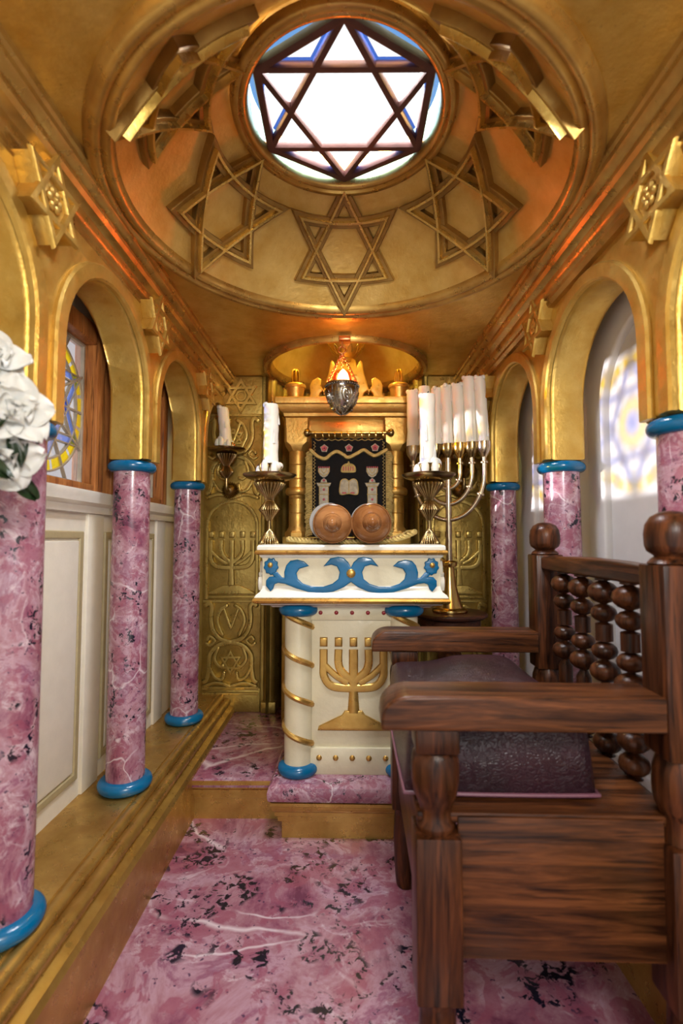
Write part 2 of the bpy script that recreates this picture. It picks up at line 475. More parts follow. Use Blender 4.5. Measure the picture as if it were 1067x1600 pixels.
# right wall with blind arched recesses
loops = [[(YF, 0), (4.25, 0), (4.25, 2.8), (YF, 2.8)]]
RA = []
for k in range(3):
    yc = 1.90 + .845 * (k - 1) + .02
    RA.append(yc)
    loops.append([(yc + .35, .55), (yc + .35, 2.06)] + arc(yc, 2.06, .35, 0, 180, 20)[1:] + [(yc - .35, .55)])
FR = frame((WX + .03, 0, 0), (0, 1, 0), (0, 0, 1))
mb = MB().plate(loops, .06, .012, FR).box(WX + .035, WX + .09, YF, 4.25, 0, 2.8)
struct('wall_right', mb, WALLR)
mb = MB().prism([(1.2, 1.42), (1.165, 1.425), (1.16, 1.45), (1.135, 1.465), (1.135, 1.49), (1.2, 1.495)], 1, YF, YB)

# back wall either side of the apse, apse wall
mb = MB().box(-1.25, -.535, YB, YB + .08, 0, 2.8).box(.545, 1.25, YB, YB + .08, 0, 2.8)
wb = struct('wall_back', mb, GOLD_P)
AX, AY, AR = .005, 3.55, .575
def flute(r, z, a): return r - .016 * abs(math.sin(a * 16))
n = 200
mb = MB().lathe([(AR + .01, .2), (AR + .01, 1.0), (AR + .01, 2.0), (AR + .01, 2.74)], 240, T((AX, AY, 0)), 0, a0=math.radians(8), a1=math.radians(172), rf=flute)
struct('wall_apse', mb, GOLD_P, None, 60)
for sx in (-1, 1):
    mb = MB().tube([(AX + sx * .56, YB - .005, .22), (AX + sx * .56, YB - .005, 2.72)], .045, 20)
    mb.box(AX + sx * .56 - .055, AX + sx * .56 + .055, YB - .06, YB + .03, .22, .30, .008)
    struct('trim_%d' % (4 if sx < 0 else 5), mb, GOLD_P)

# ceiling with two round holes
DY, DR = 1.82, .872
circ = lambda x, y, r, n=96: [(x + r * math.cos(2 * PI * i / n), y + r * math.sin(2 * PI * i / n)) for i in range(n)]
mb = MB().plate([[(-1.25, YF), (1.25, YF), (1.25, 4.3), (-1.25, 4.3)], circ(0, DY, DR - .02), circ(AX, AY, AR - .01)], .02, .001, T((0, 0, ZC + .01)))
struct('ceiling', mb, GOLD)

# dome: ring, bowl and skylight collar
ringp = [(DR + .005, 2.74), (DR + .008, 2.715), (DR, 2.695), (DR - .018, 2.683), (DR - .036, 2.688), (DR - .044, 2.70), (DR - .052, 2.692), (DR - .066, 2.69), (DR - .078, 2.70), (DR - .084, 2.722), (DR - .088, 2.745)]
bowl = []
r0, z0, r1, z1 = DR - .080, 2.72, .425, 3.115
for i in range(13):
    t = i / 12
    bowl.append((r0 + (r1 - r0) * t + .022 * math.sin(PI * t), z0 + (z1 - z0) * t + .022 * math.sin(PI * t)))
col = [(.428, 3.10), (.424, 3.08), (.412, 3.07), (.398, 3.072), (.392, 3.084), (.384, 3.078), (.372, 3.08), (.364, 3.092), (.362, 3.11), (.362, 3.22), (.48, 3.23)]
dome = struct('ceiling_dome', MB().lathe(bowl, 128, T((0, DY, 0)), cap=False), GOLD_D, None, 50)
obj('dome_ring', MB().lathe(ringp, 128, T((0, DY, 0)), cap=False), GOLD_T, dome, True, 50)
obj('skylight_collar', MB().lathe(col, 96, T((0, DY, 0)), cap=False), GOLD_T, dome, True, 50)

# apse dome
ap = [(AR + .012, 2.74), (AR + .014, 2.70), (AR + .004, 2.682), (AR - .014, 2.68), (AR - .024, 2.695), (AR - .034, 2.69), (AR - .046, 2.70), (AR - .05, 2.72), (AR - .058, 2.745)]
up = [(AR - .05, 2.72)] + [((AR - .05) * math.cos(math.radians(a)), 2.72 + .50 * math.sin(math.radians(a))) for a in range(6, 91, 6)]
apse = struct('ceiling_apse', MB().lathe(up, 96, T((AX, AY, 0)), cap=False), GOLD_D, None, 60)
obj('apse_ring', MB().lathe(ap, 96, T((AX, AY, 0)), cap=False), GOLD_T, apse, True, 50)

# skylight
sky = bpy.data.objects.new('window_3', None); COL.objects.link(sky); sky.location = (0, DY, 3.115); sky['kind'] = 'structure'
SR = .352
sv = [(SR * math.cos(math.radians(90 + 60 * i)), SR * math.sin(math.radians(90 + 60 * i))) for i in range(6)]
mb = MB()
FD = frame((0, 0, .01), (-1, 0, 0), (0, 1, 0))      # faces down
for a0 in (90, 270): mb.ribbon(tri(SR, a0), .028, .022, fmap(FD), True)
mb.ribbon(sv, .034, .024, fmap(FD), True)
obj('glazing_bars', mb, BRONZE, sky)
mb = MB()
rin = SR / math.sqrt(3)
iv = [(rin * math.cos(math.radians(60 * i)), rin * math.sin(math.radians(60 * i))) for i in range(6)]
def poly(mb, pts, z, mi): mb.add([(p[0], p[1], z) for p in pts], [tuple(range(len(pts)))], None, mi)
poly(mb, iv, .014, 0)
for i in range(6):
    a = 90 + 60 * i
    tip = sv[i]
    l = (rin * math.cos(math.radians(a - 30)), rin * math.sin(math.radians(a - 30))); r = (rin * math.cos(math.radians(a + 30)), rin * math.sin(math.radians(a + 30)))
    poly(mb, [l, tip, r], .014, 0)
    tip2 = sv[(i + 1) % 6]
    cx = (r[0] + tip[0] + tip2[0]) / 3; cy = (r[1] + tip[1] + tip2[1]) / 3
    sh = lambda p, k=.58: (cx + (p[0] - cx) * k, cy + (p[1] - cy) * k)
    q3 = [r, tip, tip2]
    for e in range(3):
        a_, b_ = q3[e], q3[(e + 1) % 3]
        poly(mb, [a_, b_, sh(b_), sh(a_)], .014, 1)
    poly(mb, [sh(r), sh(tip), sh(tip2)], .014, 0)
    seg = [(.364 * math.cos(math.radians(a + 60 * t / 10)), .364 * math.sin(math.radians(a + 60 * t / 10))) for t in range(11)]
    poly(mb, [tip2, tip] + seg[1:-1], .014, 2)
obj('pane', mb, [G_WHITE, G_SKYB, G_NAVY], sky, False)

# cornices and ledges
def cornice(s):
    p = [(-.97, 2.53), (-.925, 2.53), (-.912, 2.545), (-.912, 2.562), (-.9, 2.572), (-.893, 2.59), (-.893, 2.605), (-.885, 2.612), (-.868, 2.618), (-.858, 2.632), (-.86, 2.648), (-.868, 2.655), (-.85, 2.662), (-.838, 2.676), (-.836, 2.692), (-.828, 2.70), (-.826, 2.725), (-.97, 2.725)]
    return MB().prism([(x * -s, z) for x, z in p], 1, YF, YB)
struct('trim_2', cornice(-1), GOLD_T, None, 30); struct('trim_3', cornice(1), GOLD_T, None, 30)
def roll(cx, cz, r, a0, a1, n=7): return arc(cx, cz, r, a0, a1, n)
lp = [(-1.22, 0), (-1.22, ZP), (-.925, ZP), (-.922, ZP - .006)] + roll(-.897, ZP - .018, .022, 100, -40) + roll(-.858, ZP - .055, .026, 100, -60) + [(-.828, ZP - .088), (-.812, ZP - .095), (-.805, ZP - .108), (-.80, ZP - .115), (-.80, 0)]
struct('baseboard_left', MB().prism(lp, 1, YF, YB), GOLD_T, None, 30)
rp = [(1.22, 0), (1.22, ZP), (.985, ZP), (.983, ZP - .006)] + roll(.972, ZP - .018, .02, 80, 220) + roll(.968, ZP - .055, .022, 80, 240) + [(.955, ZP - .09), (.952, 0)]
struct('baseboard_right', MB().prism(rp, 1, YF, YB), GOLD_T, None, 30)

# arcades
def arcade(s):
    xc = XC[s]; cyc = CYS[s]; pit = (cyc[2] - cyc[0]) / 2; hw = pit / 2 - .085; spr0 = 2.457 - hw
    lb = [(YF, 2.62), (YF, ZCAP)]
    heads = []
    for k in range(5):
        y = cyc[0] + pit * (k - .5) - pit
        spr = spr0
        heads.append(y)
        if y + hw < YF + .1: continue
        a, b = y - hw, y + hw
        if b > YB: lb += [(a, ZCAP), (a, spr)] + [q for q in arc(y, spr, hw, 180, 0, 24)[1:] if q[0] < YB - .01]
        else: lb += [(a, ZCAP), (a, spr)] + arc(y, spr, hw, 180, 0, 24)[1:] + [(b, ZCAP)]
        if b > YB: break
    lb += [(YB, lb[-1][1] if lb[-1][1] > ZCAP + .01 else ZCAP), (YB, 2.62)]
    # drop degenerate first leg
    t = .165
    M = frame((xc, 0, 0), (0, 1, 0), (0, 0, 1))
    o = struct('wall_arcade_left' if s < 0 else 'wall_arcade_right', MB().plate([lb], t, .022, M, 0, 3), GOLD, None, 40)
    F = frame((xc - s * (t / 2), 0, 0), (0, -s, 0), (0, 0, 1))
    F = frame((xc - s * (t / 2) , 0, 0), (0, 1, 0), (0, 0, 1)) if s < 0 else frame((xc - t / 2, 0, 0), (0, -1, 0), (0, 0, 1))
    sg = 1 if s < 0 else -1
    for y in heads[1:]:
        path = [(y - hw - .036, ZCAP + .004), (y - hw - .036, spr0)] + arc(y, spr0, hw + .036, 180, 0, 24)[1:] + [(y + hw + .036, 2.0), (y + hw + .036, ZCAP + .004)]
        if y + hw > YB: path = [q for q in path if q[0] < YB - .02]
        path = [(sg * q[0], q[1]) for q in path]
        obj('archivolt', MB().ribbon(path, .062, .02, fmap(F), False, 0, False), GOLD, o)
    return o
arcade(-1); arcade(1)

# ------------------------------------------------------------------ windows, left
def stained_window(n, yc):
    w = bpy.data.objects.new('window_%d' % n, None); COL.objects.link(w); w.location = (-WX, yc, 2.045); w['kind'] = 'structure'
    H = .32
    fm = MB()
    a, b = .02, .06    # proud into the room
    fm.box(-.05, b, -.375, -WH, -.35, .405, .006).box(-.05, b, WH, .375, -.35, .405, .006)
    fm.box(-.05, b - .003, -.30, .30, H, .405, .005).box(-.05, b - .003, -.30, .30, -.35, -H, .005)
    fr = obj('window_frame', fm, WINWOOD, w)
    F = frame((-.012, 0, 0), (0, 1, 0), (0, 0, 1))
    mp = fmap(F)
    g = MB().add([(-.016, -WH, -H), (-.016, WH, -H), (-.016, WH, H), (-.016, -WH, H)], [(0, 1, 2, 3)], None, 0)
    R1, R2 = .252, .292
    ns_ = 24
    def seg(r1, r2, a0, a1, mi, h=.006):
        pts = arc(0, 0, r2, a0, a1, 4) + arc(0, 0, r1, a1, a0, 4)
        g.add([mp(p[0], p[1], h) for p in pts], [tuple(range(len(pts)))], None, mi)
    for i in range(ns_): seg(R1, R2, 360 / ns_ * i + 1.6, 360 / ns_ * (i + 1) - 1.6, 2)
    for i in range(12): seg(.052, .100, 30 * i + 3, 30 * i + 27, 2)
    pts = arc(0, 0, .045, 0, 345, 23); g.add([mp(p[0], p[1], .006) for p in pts], [tuple(range(len(pts)))], None, 1)
    sr = .285
    for a0 in (90, 270):
        tr = tri(sr, a0)
        for k in range(3):
            A = Vector(tr[k]); B = Vector(tr[(k + 1) % 3])
            d = (B - A).normalized(); nn = Vector((-d.y, d.x)) * .015
            for (u, v) in ((.03, .325), (.345, .655), (.675, .97)):
                p = A + (B - A) * u; q = A + (B - A) * v
                g.add([mp(*(p + nn), .008), mp(*(q + nn), .008), mp(*(q - nn), .008), mp(*(p - nn), .008)], [(0, 1, 2, 3)], None, 1)
    obj('pane', g, [G_CLEAR, G_BLUE, G_YEL], w, False)
    L = MB()
    for r in (R1 - .005, R2 + .005, .057, .103): L.ribbon(arc(0, 0, r, 0, 354, 59), .009, .012, mp, True)
    for a0 in (90, 270):
        for off in (-.018, .018):
            L.ribbon(tri(sr + off * 2 - .01, a0), .008, .012, mp, True)
    for k in range(12):
        a = math.radians(30 * k + (0 if k % 2 else 0))
        r1 = .30 if k % 2 == 0 else .295
        c, s_ = math.cos(a), math.sin(a)
        ext = min(WH / max(1e-6, abs(c)), H / max(1e-6, abs(s_)))
        L.ribbon([(c * .17, s_ * .17), (c * ext, s_ * ext)], .010, .012, mp, False, 0, False)
        L.ribbon([(c * .10, s_ * .10), (c * .17, s_ * .17)], .007, .010, mp, False, 0, False)
    L.ribbon([(-WH + .006, -H + .006), (WH - .006, -H + .006), (WH - .006, H - .006), (-WH + .006, H - .006)], .016, .014, mp, True)
    obj('leading', L, LEAD, w)
    return w
for yc, n_ in WIN: stained_window(n_, yc)

# ------------------------------------------------------------------ marble columns
def make_column():
    o = thing('marble_column', '', 'column')
    h = ZCAP - ZP
    obj('shaft', MB().lathe([(.084, .03), (.084, h * .3), (.083, h * .6), (.081, h - .03)], 40), MARBLE_C, o)
    ring = lambda z, r, hh: [(.07, z)] + [(r - hh / 2 + hh / 2 * math.cos(math.radians(a)), z + hh / 2 + hh / 2 * math.sin(math.radians(a))) for a in range(-90, 91, 15)] + [(.07, z + hh)]
    q = obj('base_ring', MB().lathe(ring(0, .118, .055), 48), BLUE, o); q['label'] = 'blue base ring'
    q = obj('capital_ring', MB().lathe(ring(h - .052, .108, .05), 48), BLUE, o); q['label'] = 'blue collar ring'
    return o
c0 = make_column()
lab = {(-1, 0): 'pink marbled column at the left frame edge behind the white flowers',
       (-1, 1): 'pink marbled column between the two stained glass windows, on the gilt ledge',
       (-1, 2): 'pink marbled column on left ledge nearest the carved gold panel with menorah',
       (1, 0): 'pink marbled column behind the large near ball finial of the chair',
       (1, 1): 'pink marbled column behind the chair, between two arched white wall recesses',
       (1, 2): 'pink marbled column on the right beside the seven branched candelabrum'}
for s in (-1, 1):
    for k in range(3):
        y = CYS[s][k]
        if s < 0 and k == 0:
            c0.location = (XC[s], y, ZP); c0['label'] = lab[(s, k)]; c0['group'] = 'pink marbled columns of the arcades'
        else: dup(c0, (XC[s], y, ZP), lab[(s, k)], group='pink marbled columns of the arcades')
# fix arcade legs follow the columns; small difference on the right is taken by the collar

# ------------------------------------------------------------------ stars on arcade faces
def make_wall_star():
    o = thing('star_plaque', '', 'ornament')
    R = .135
    F = frame((0, 0, 0), (0, 1, 0), (0, 0, 1))
    obj('backing', MB().plate([star_outline(R)], .055, .006, F @ T((0, 0, .0275))), GOLD, o)
    mb = MB(); G = F @ T((0, 0, .055))
    for a0 in (90, 270): mb.ribbon(tri(R * .93, a0), .022, .012, fmap(G), True)
    obj('star_outline', mb, GOLD, o)
    mb = MB()
    for i in range(6): mb.sphere(G @ Vector((.024 * math.cos(i * PI / 3), .024 * math.sin(i * PI / 3), .004)), (.006, .015, .015), 10)
    mb.sphere(G @ Vector((0, 0, .006)), (.008, .012, .012), 10)
    obj('rosette', mb, GOLD, o)
    return o
st = make_wall_star()
sl = {(-1, 0): 'thick gold six pointed star on left arcade nearest the viewer, above the white flowers',
      (-1, 1): 'thick gold six pointed star above the left column between the stained glass windows',
      (-1, 2): 'gold six pointed star at the far left arcade end near the carved panel',
      (1, 0): 'thick gold six pointed star on right arcade nearest the viewer, high over the chair back',
      (1, 1): 'thick gold six pointed star between the two arches of the right arcade',
      (1, 2): 'gold six pointed star at the far right arcade end above the candelabrum candles'}
for s in (-1, 1):
    for k in range(3):
        loc = (XC[s] - s * (.0825 - .004), CYS[s][k] - (.075, .045, .03)[k], 2.487 if k < 2 else 2.44)
        rz = 0 if s < 0 else PI
        if s < 0 and k == 0: st.location = loc; st['label'] = sl[(s, k)]; st['group'] = 'gold star plaques on the arcades'
        else: dup(st, loc, sl[(s, k)], rz, 'gold star plaques on the arcades')

# ------------------------------------------------------------------ dome stars
def bowl_pt(t):
    return (r0 + (r1 - r0) * t + .022 * math.sin(PI * t), z0 + (z1 - z0) * t + .022 * math.sin(PI * t))
SL = math.hypot(r1 - r0, z1 - z0)
def dome_map(u, v, h):
    """local frame of one star: az=0 is +Y, v up the slope from the middle, h inward; origin at dome centre"""
    t = .5 + v / SL
    r, z = bowl_pt(t)
    nr, nz = -(z1 - z0) / SL, (r1 - r0) / SL
    a = u / r
    r += nr * h; z += nz * h
    return Vector((r * math.sin(a), r * math.cos(a), z - z0))
def make_dome_star():
    o = thing('dome_star', '', 'ornament')
    R = .258
    base = MB()
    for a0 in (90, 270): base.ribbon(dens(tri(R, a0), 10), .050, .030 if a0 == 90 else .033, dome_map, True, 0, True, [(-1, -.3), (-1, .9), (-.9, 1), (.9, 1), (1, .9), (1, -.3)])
    obj('backing', base, GOLD_K, o)['label'] = 'dark antique gold base of the star, side shade in its colour'
    mb = MB()
    pf = [(-1, 0), (-.9, .8), (-.5, 1), (.5, 1), (.9, .8), (1, 0)]
    for a0, h in ((90, .052), (270, .056)): mb.ribbon(dens(tri(R, a0), 10), .028, h, dome_map, True, 0, True, [(-1, .3), (-.55, .6), (-.35, 1), (.35, 1), (.55, .6), (1, .3)])
    obj('star_outline', mb, GOLD_S, o)
    return o
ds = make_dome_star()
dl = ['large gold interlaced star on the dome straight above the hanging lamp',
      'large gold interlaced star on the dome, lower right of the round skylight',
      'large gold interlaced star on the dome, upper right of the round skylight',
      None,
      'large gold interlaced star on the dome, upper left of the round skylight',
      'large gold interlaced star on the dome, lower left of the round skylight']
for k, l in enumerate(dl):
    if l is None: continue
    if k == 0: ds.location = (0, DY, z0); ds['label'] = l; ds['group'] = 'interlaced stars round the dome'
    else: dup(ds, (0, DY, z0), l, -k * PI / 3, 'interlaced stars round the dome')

# ------------------------------------------------------------------ carved panels
def menorah_strokes(w, h, sw):
    """five-branched relief menorah, origin centre bottom, returns strokes (path,width)"""
    S = []
    top = h * .86
    S.append(([(0, h * .16), (0, h * .4)], [sw * 1.5, sw * 1.1])); S.append(([(0, h * .4), (0, top)], sw * 1.15))
    for sx in (-1, 1):
        S.append((smooth_path([(0, h * .43), (sx * w * .7, h * .45), (sx * w * .98, h * .56), (sx * w, h * .7), (sx * w, top)]), sw))
        S.append((smooth_path([(0, h * .5), (sx * w * .36, h * .60), (sx * w * .5, h * .70), (sx * w * .5, top)]), sw))
        S.append((smooth_path([(sx * w * .2, h * .49), (sx * w * .6, h * .57), (sx * w * .95, h * .68)]), sw * .8))
    return S
def make_panel():
    o = thing('carved_panel', '', 'panel')
    F = frame((0, -.03, 0), (1, 0, 0), (0, 0, 1)); mp = fmap(F)
    W = .215
    mb = MB().box(-W, W, -.03, 0, .39 - .22, 2.43 - .22, .004)
    mb.box(-W, W, -.03, 0, 0, .17, .004)
    top = [(-W * .62, 2.205), (-W * .62, 2.26), (-W * .5, 2.28), (-W * .46, 2.33), (-W * .2, 2.37), (-W * .2, 2.42), (-W * .05, 2.44), (-W * .05, 2.495), (W, 2.495), (W, 2.205)]
    mb.plate([top], .03, .004, F @ T((0, 0, -.015)))
    obj('board', mb, GOLD_P, o)
    # mouldings
    for z, wd in ((2.195, .022), (.805, .02), (.175, .03), (.135, .02)): obj('moulding', MB().ribbon([(-W + .01, z), (W - .01, z)], wd, .016, mp, False, 0, False), GOLD_R, o)
    m2 = MB()
    m2.ribbon([(-W + .03, .82), (-W + .03, 1.36)] + arc(0, 1.36, W - .03, 180, 0, 20)[1:] + [(W - .03, .82)], .026, .016, mp, False, 0, False)
    obj('arch_moulding', m2, GOLD_R, o)
    # star plaque on top
    m3 = MB()
    for a0 in (90, 270): m3.ribbon([(x + .055, y + 2.345) for x, y in tri(.115, a0)], .026, .017 if a0 == 90 else .019, mp, True)
    m3.ribbon([(x + .055, y + 2.345) for x, y in arc(0, 0, .036, 0, 330, 11)], .016, .010, mp, True)
    obj('star_relief', m3, GOLD_R, o)
    # menorah
    m4 = MB()
    for p, w in menorah_strokes(.155, .47, .036): m4.ribbon([(x, y + .85) for x, y in p], w, .027, mp, False, 0, False)
    for i in range(-2, 3): m4.plate([[(i * .0775 - .02, 1.275), (i * .0775 + .02, 1.275), (i * .0775 + .02, 1.32), (i * .0775 - .02, 1.32)]], .03, .008, F @ T((0, 0, .006)))
    m4.plate([[(-.175, .855), (.175, .855), (.175, .87), (.06, .925), (-.06, .925), (-.175, .87)]], .034, .008, F)
    m4.plate([[(-.18, .825), (.18, .825), (.18, .846), (-.18, .846)]], .026, .006, F)
    obj('menorah_relief', m4, GOLD_R, o)
    def scroll(zc, flip, name):
        m = MB(); s = flip
        for sx in (-1, 1):
            for pth, w in (
                ([(-.185, .285), (-.16, .30), (-.14, .27), (-.145, .19), (-.13, .11), (-.08, .045), (0, .02)], .036),
                ([(0, .02), (-.09, -.005), (-.15, -.075), (-.155, -.17), (-.17, -.25), (-.19, -.27)], .036),
                ([(-.03, .285), (-.075, .25), (-.10, .17), (-.06, .07)], .028),
                ([(-.17, .035), (-.15, .06), (-.115, .03), (-.15, -.005), (-.178, .01)], .022),
                ([(-.09, -.02), (-.115, -.10), (-.08, -.155), (-.05, -.15)], .026),
                ([(-.15, -.17), (-.11, -.235), (-.06, -.25), (-.045, -.20)], .026),
                ([(-.19, -.30), (-.1, -.275), (0, -.30)], .026),
                ([(0, .12), (-.03, .2), (-.055, .27)], .022)):
                m.ribbon(smooth_path([(sx * x, zc + s * y) for x, y in pth], 5), w, .026, mp)
        cz = zc - s * .13 if name == 'lower' else zc + s * .15
        for a0 in (90, 270): m.ribbon([(x, y + cz) for x, y in tri(.075, a0)], .018, .016 if a0 == 90 else .019, mp, True)
        obj('scroll_relief', m, GOLD_R, o)
    scroll(1.87, 1, 'upper'); scroll(.49, 1, 'lower')
    return o
pn = make_panel()
pn.location = (-.835, YB, .22); pn['label'] = 'tall carved gold wall panel left of the ark, menorah relief under an arch'; pn['group'] = 'carved gold panels flanking the ark'
dup(pn, (.845, YB, .22), 'tall carved gold wall panel right of the ark, partly behind the candelabrum', None, 'carved gold panels flanking the ark', (-1, 1, 1))

# ------------------------------------------------------------------ ark
AKX = .015
ark = thing('torah_ark', 'gilded ark shrine with columns and cornice behind the reading desk, black curtain inside', 'ark', (AKX, 3.6, .22))
L = lambda z: z - .22
obj('base_block', MB().box(-.45, .45, -.11, .24, 0, L(1.50), .01), GOLD_P, ark)
mb = MB().box(-.43, .43, .12, .24, L(1.50), L(2.36), .004).box(-.30, .30, .09, .12, L(1.50), L(2.33), .003)
obj('back_board', mb, GOLD_A, ark)
obj('lintel', MB().box(-.42, .42, -.03, .12, L(2.25), L(2.36), .006), GOLD_A, ark)
prof = [(.425, 2.345), (.44, 2.352), (.445, 2.372), (.462, 2.385), (.478, 2.41), (.482, 2.425), (.495, 2.432), (.498, 2.448), (.498, 2.472), (.49, 2.478)]
mb = MB()
vs = []; 
for (q, z) in prof:
    d = q - .425
    vs += [(-q, -.10 - d, L(z)), (q, -.10 - d, L(z)), (q, .24, L(z)), (-q, .24, L(z))]
fs = []
for k in range(len(prof) - 1):
    for i in range(4): fs.append((k * 4 + i, k * 4 + (i + 1) % 4, k * 4 + 4 + (i + 1) % 4, k * 4 + 4 + i))
fs += [(3, 2, 1, 0), tuple(len(prof) * 4 - 4 + i for i in range(4))]
obj('cornice', MB().add(vs, fs), GOLD_A, ark, True, 30)
for sx in (-1, 1):
    x = sx * .353
    mb = MB()
    pr = [(.082, 1.50), (.082, 1.535), (.07, 1.56), (.060, 1.575), (.060, 1.665), (.056, 1.668), (.060, 1.672), (.061, 1.77), (.057, 1.774), (.061, 1.78), (.062, 1.795), (.08, 1.80), (.088, 1.815), (.088, 1.835), (.078, 1.85), (.063, 1.855), (.063, 1.91), (.058, 1.914), (.063, 1.92), (.064, 2.01), (.060, 2.015), (.064, 2.02), (.062, 2.10), (.058, 2.13)]
    mb.lathe([(r, L(z)) for r, z in pr], 32, T((x, 0, 0)))
    obj('ark_column', mb, GOLD_A, ark)
    mb = MB()
    # capital: octagon growing to a square block
    vs = []; fs = []
    lev = [(2.115, .064, .55), (2.15, .085, .5), (2.175, .088, .2), (2.355, .088, .12)]
    for z, hw, ch in lev:
        c = hw * (1 - ch)
        vs += [(x + a, b, L(z)) for a, b in ((-c, -hw), (c, -hw), (hw, -c), (hw, c), (c, hw), (-c, hw), (-hw, c), (-hw, -c))]
    for k in range(len(lev) - 1):
        for i in range(8): fs.append((k * 8 + i, k * 8 + (i + 1) % 8, k * 8 + 8 + (i + 1) % 8, k * 8 + 8 + i))
    fs += [tuple(range(7, -1, -1)), tuple(len(lev) * 8 - 8 + i for i in range(8))]
    mb.add(vs, fs)
    obj('capital', mb, GOLD_A, ark, True, 25)
    obj('column_base', MB().lathe([(.095, L(1.50)), (.095, L(1.525)), (.085, L(1.54))], 8, T((x, 0, 0)) @ RZ(PI / 8)), GOLD_A, ark, True, 20)
# pediment on the cornice
F = frame((0, .10, L(2.478)), (1, 0, 0), (0, 0, 1))
half = [(0, 0), (.06, 0), (.09, .03), (.13, .005), (.285, 0), (.29, .05), (.27, .09), (.275, .15), (.255, .19), (.215, .215), (.185, .20), (.19, .15), (.17, .12), (.155, .17), (.135, .24), (.12, .33), (.105, .345), (.09, .33), (.08, .30), (.07, .345), (.05, .36), (0, .365)]
out = half + [(-x, y) for x, y in reversed(half[1:-1])]
hole = [list(reversed(arc(sx * .165, .075, .035, 0, 345, 23))) for sx in (-1, 1)]
hole.append([(-.06, .08), (.06, .08)] + arc(0, .14, .06, 0, 180, 12))
q = obj('pediment', MB().plate([out] + hole, .06, .01, F), GOLD_A, ark); q['label'] = 'scrolled gold cut-out crest'
mb = MB()
mb.lathe([(.045, .33), (.05, .36), (.06, .365), (.075, .385), (.11, .42), (.138, .47), (.145, .52), (.13, .58), (.09, .64), (.03, .68), (.001, .685)], 32, T((0, .10, L(2.478))))
obj('pinecone', mb, GOLD_A, ark)
mb = MB()
def pc(a, z):
    import bisect
    zs = [.385, .42, .47, .52, .58, .64, .68]; rs = [.075, .11, .138, .145, .13, .09, .03]
    k = max(0, min(5, bisect.bisect(zs, z) - 1)); t = (z - zs[k]) / (zs[k + 1] - zs[k])
    r = rs[k] + (rs[k + 1] - rs[k]) * t
    return (r * math.cos(a), .10 + r * math.sin(a), L(2.478) + z)
for i in range(12):
    for d in (-1, 1):
        mb.tube([pc(i * PI / 6 + d * 1.3 * t / 12, .39 + .28 * t / 12) for t in range(13)], .005, 6)
obj('lattice', mb, GOLD_P, [c for c in ark.children if c.name.startswith('pinecone')][0])

# curtain rod + curtain
rod = thing('curtain_rod', 'thin brass rod with knob ends across the ark opening', 'rod', (AKX + .018, 3.50, 2.235))
obj('rod', MB().tube([(-.27, 0, 0), (.27, 0, 0)], .008, 12), BRASS_B, rod)
for sx in (-1, 1):
    obj('knob', MB().lathe([(.001, 0), (.012, .0), (.014, .01), (.025, .02), (.03, .035), (.025, .05), (.01, .058), (.001, .06)], 20, T((sx * .262, 0, 0)) @ RY(sx * PI / 2)), BRASS, rod)
    obj('bracket', MB().box(sx * .272 - .008, sx * .272 + .008, -.0, .03, -.008, .008, .002), BRASS, rod)
for i in range(11):
    x = -.235 + .047 * i + random.uniform(-.006, .006)
    tl = random.uniform(-.35, .35)
    pts = [(x + math.sin(tl) * .026 * math.sin(a), .02 * math.cos(a), -.016 + .028 * math.sin(a)) for a in [2 * PI * k / 20 for k in range(20)]]
    tag(obj('curtain_ring', MB().tube([(p[0] + AKX + .018, p[1] + 3.50, p[2] + 2.235) for p in pts], .0035, 6, True), BRASS_B),
        'small brass ring holding the black ark curtain on its rod', 'ring', 'brass rings on the ark curtain rod')
cur = thing('ark_curtain', 'black velvet curtain with gold embroidery hanging inside the ark', 'curtain', (AKX + .018, 3.52, 2.205))
CW, CH = .265, .70
def cy(x, z): return .006 * math.sin(x * 38) * (1 - .3 * z / CH)
vs = []; fs = []; NX, NZ = 60, 20
for dd in (0, .008):
    for j in range(NZ + 1):
        for i in range(NX + 1):
            x = -CW + 2 * CW * i / NX; z = -CH * j / NZ
            vs.append((x, cy(x, z) + dd, z - .008 * abs(math.sin(x * 36)) * (1 if j == 0 else 0)))
N1 = (NX + 1) * (NZ + 1)
for j in range(NZ):
    for i in range(NX):
        a = j * (NX + 1) + i; f = (a, a + 1, a + NX + 2, a + NX + 1)
        fs.append(f); fs.append(tuple(q + N1 for q in reversed(f)))
obj('cloth', MB().add(vs, fs), BLACK, cur)
F = frame((0, -.008, 0), (1, 0, 0), (0, 0, 1)); mp = fmap(F)
def cp(px, py):   # crop pixels of the curtain to local
    k = .1875 * 3.51 / 780
    return ((px - 446) * k, -(py - 190) * k)
q = obj('wavy_trim', MB().ribbon(smooth_path([cp(*p) for p in ((125, 300), (180, 350), (245, 372), (300, 330), (345, 312), (400, 340), (440, 362), (510, 330), (570, 300), (620, 330), (665, 347), (720, 320), (760, 298))], 6), .026, .016, mp), THREAD, cur); q['label'] = 'wavy gold braid'
for sx in (-1, 1):
    mb = MB()
    for k in range(46):
        z = -.10 - .6 * k / 46
        mb.tube([(sx * (.26), -.004, z), (sx * (.285 + random.uniform(0, .01)), -.006, z - .008), (sx * (.300 + random.uniform(0, .012)), 0, z - .022)], .0075, 6)
    q = obj('fringe', mb, THREAD, cur); q['kind'] = 'stuff'; q['label'] = 'gold thread fringe down the edge'
    mb = MB()
    mb.tube([(sx * .245 + .007 * (1 if k % 2 else -1), -.010, -.03 - .012 * k) for k in range(54)], .003, 6)
    obj('edge_stitching', mb, THREAD, cur)
mb = MB().tube([(-.24 + .48 * k / 40, -.012, -.012 - .012 * abs(math.sin(k * .8))) for k in range(41)], .003, 6)
obj('edge_stitching', mb, THREAD, cur)
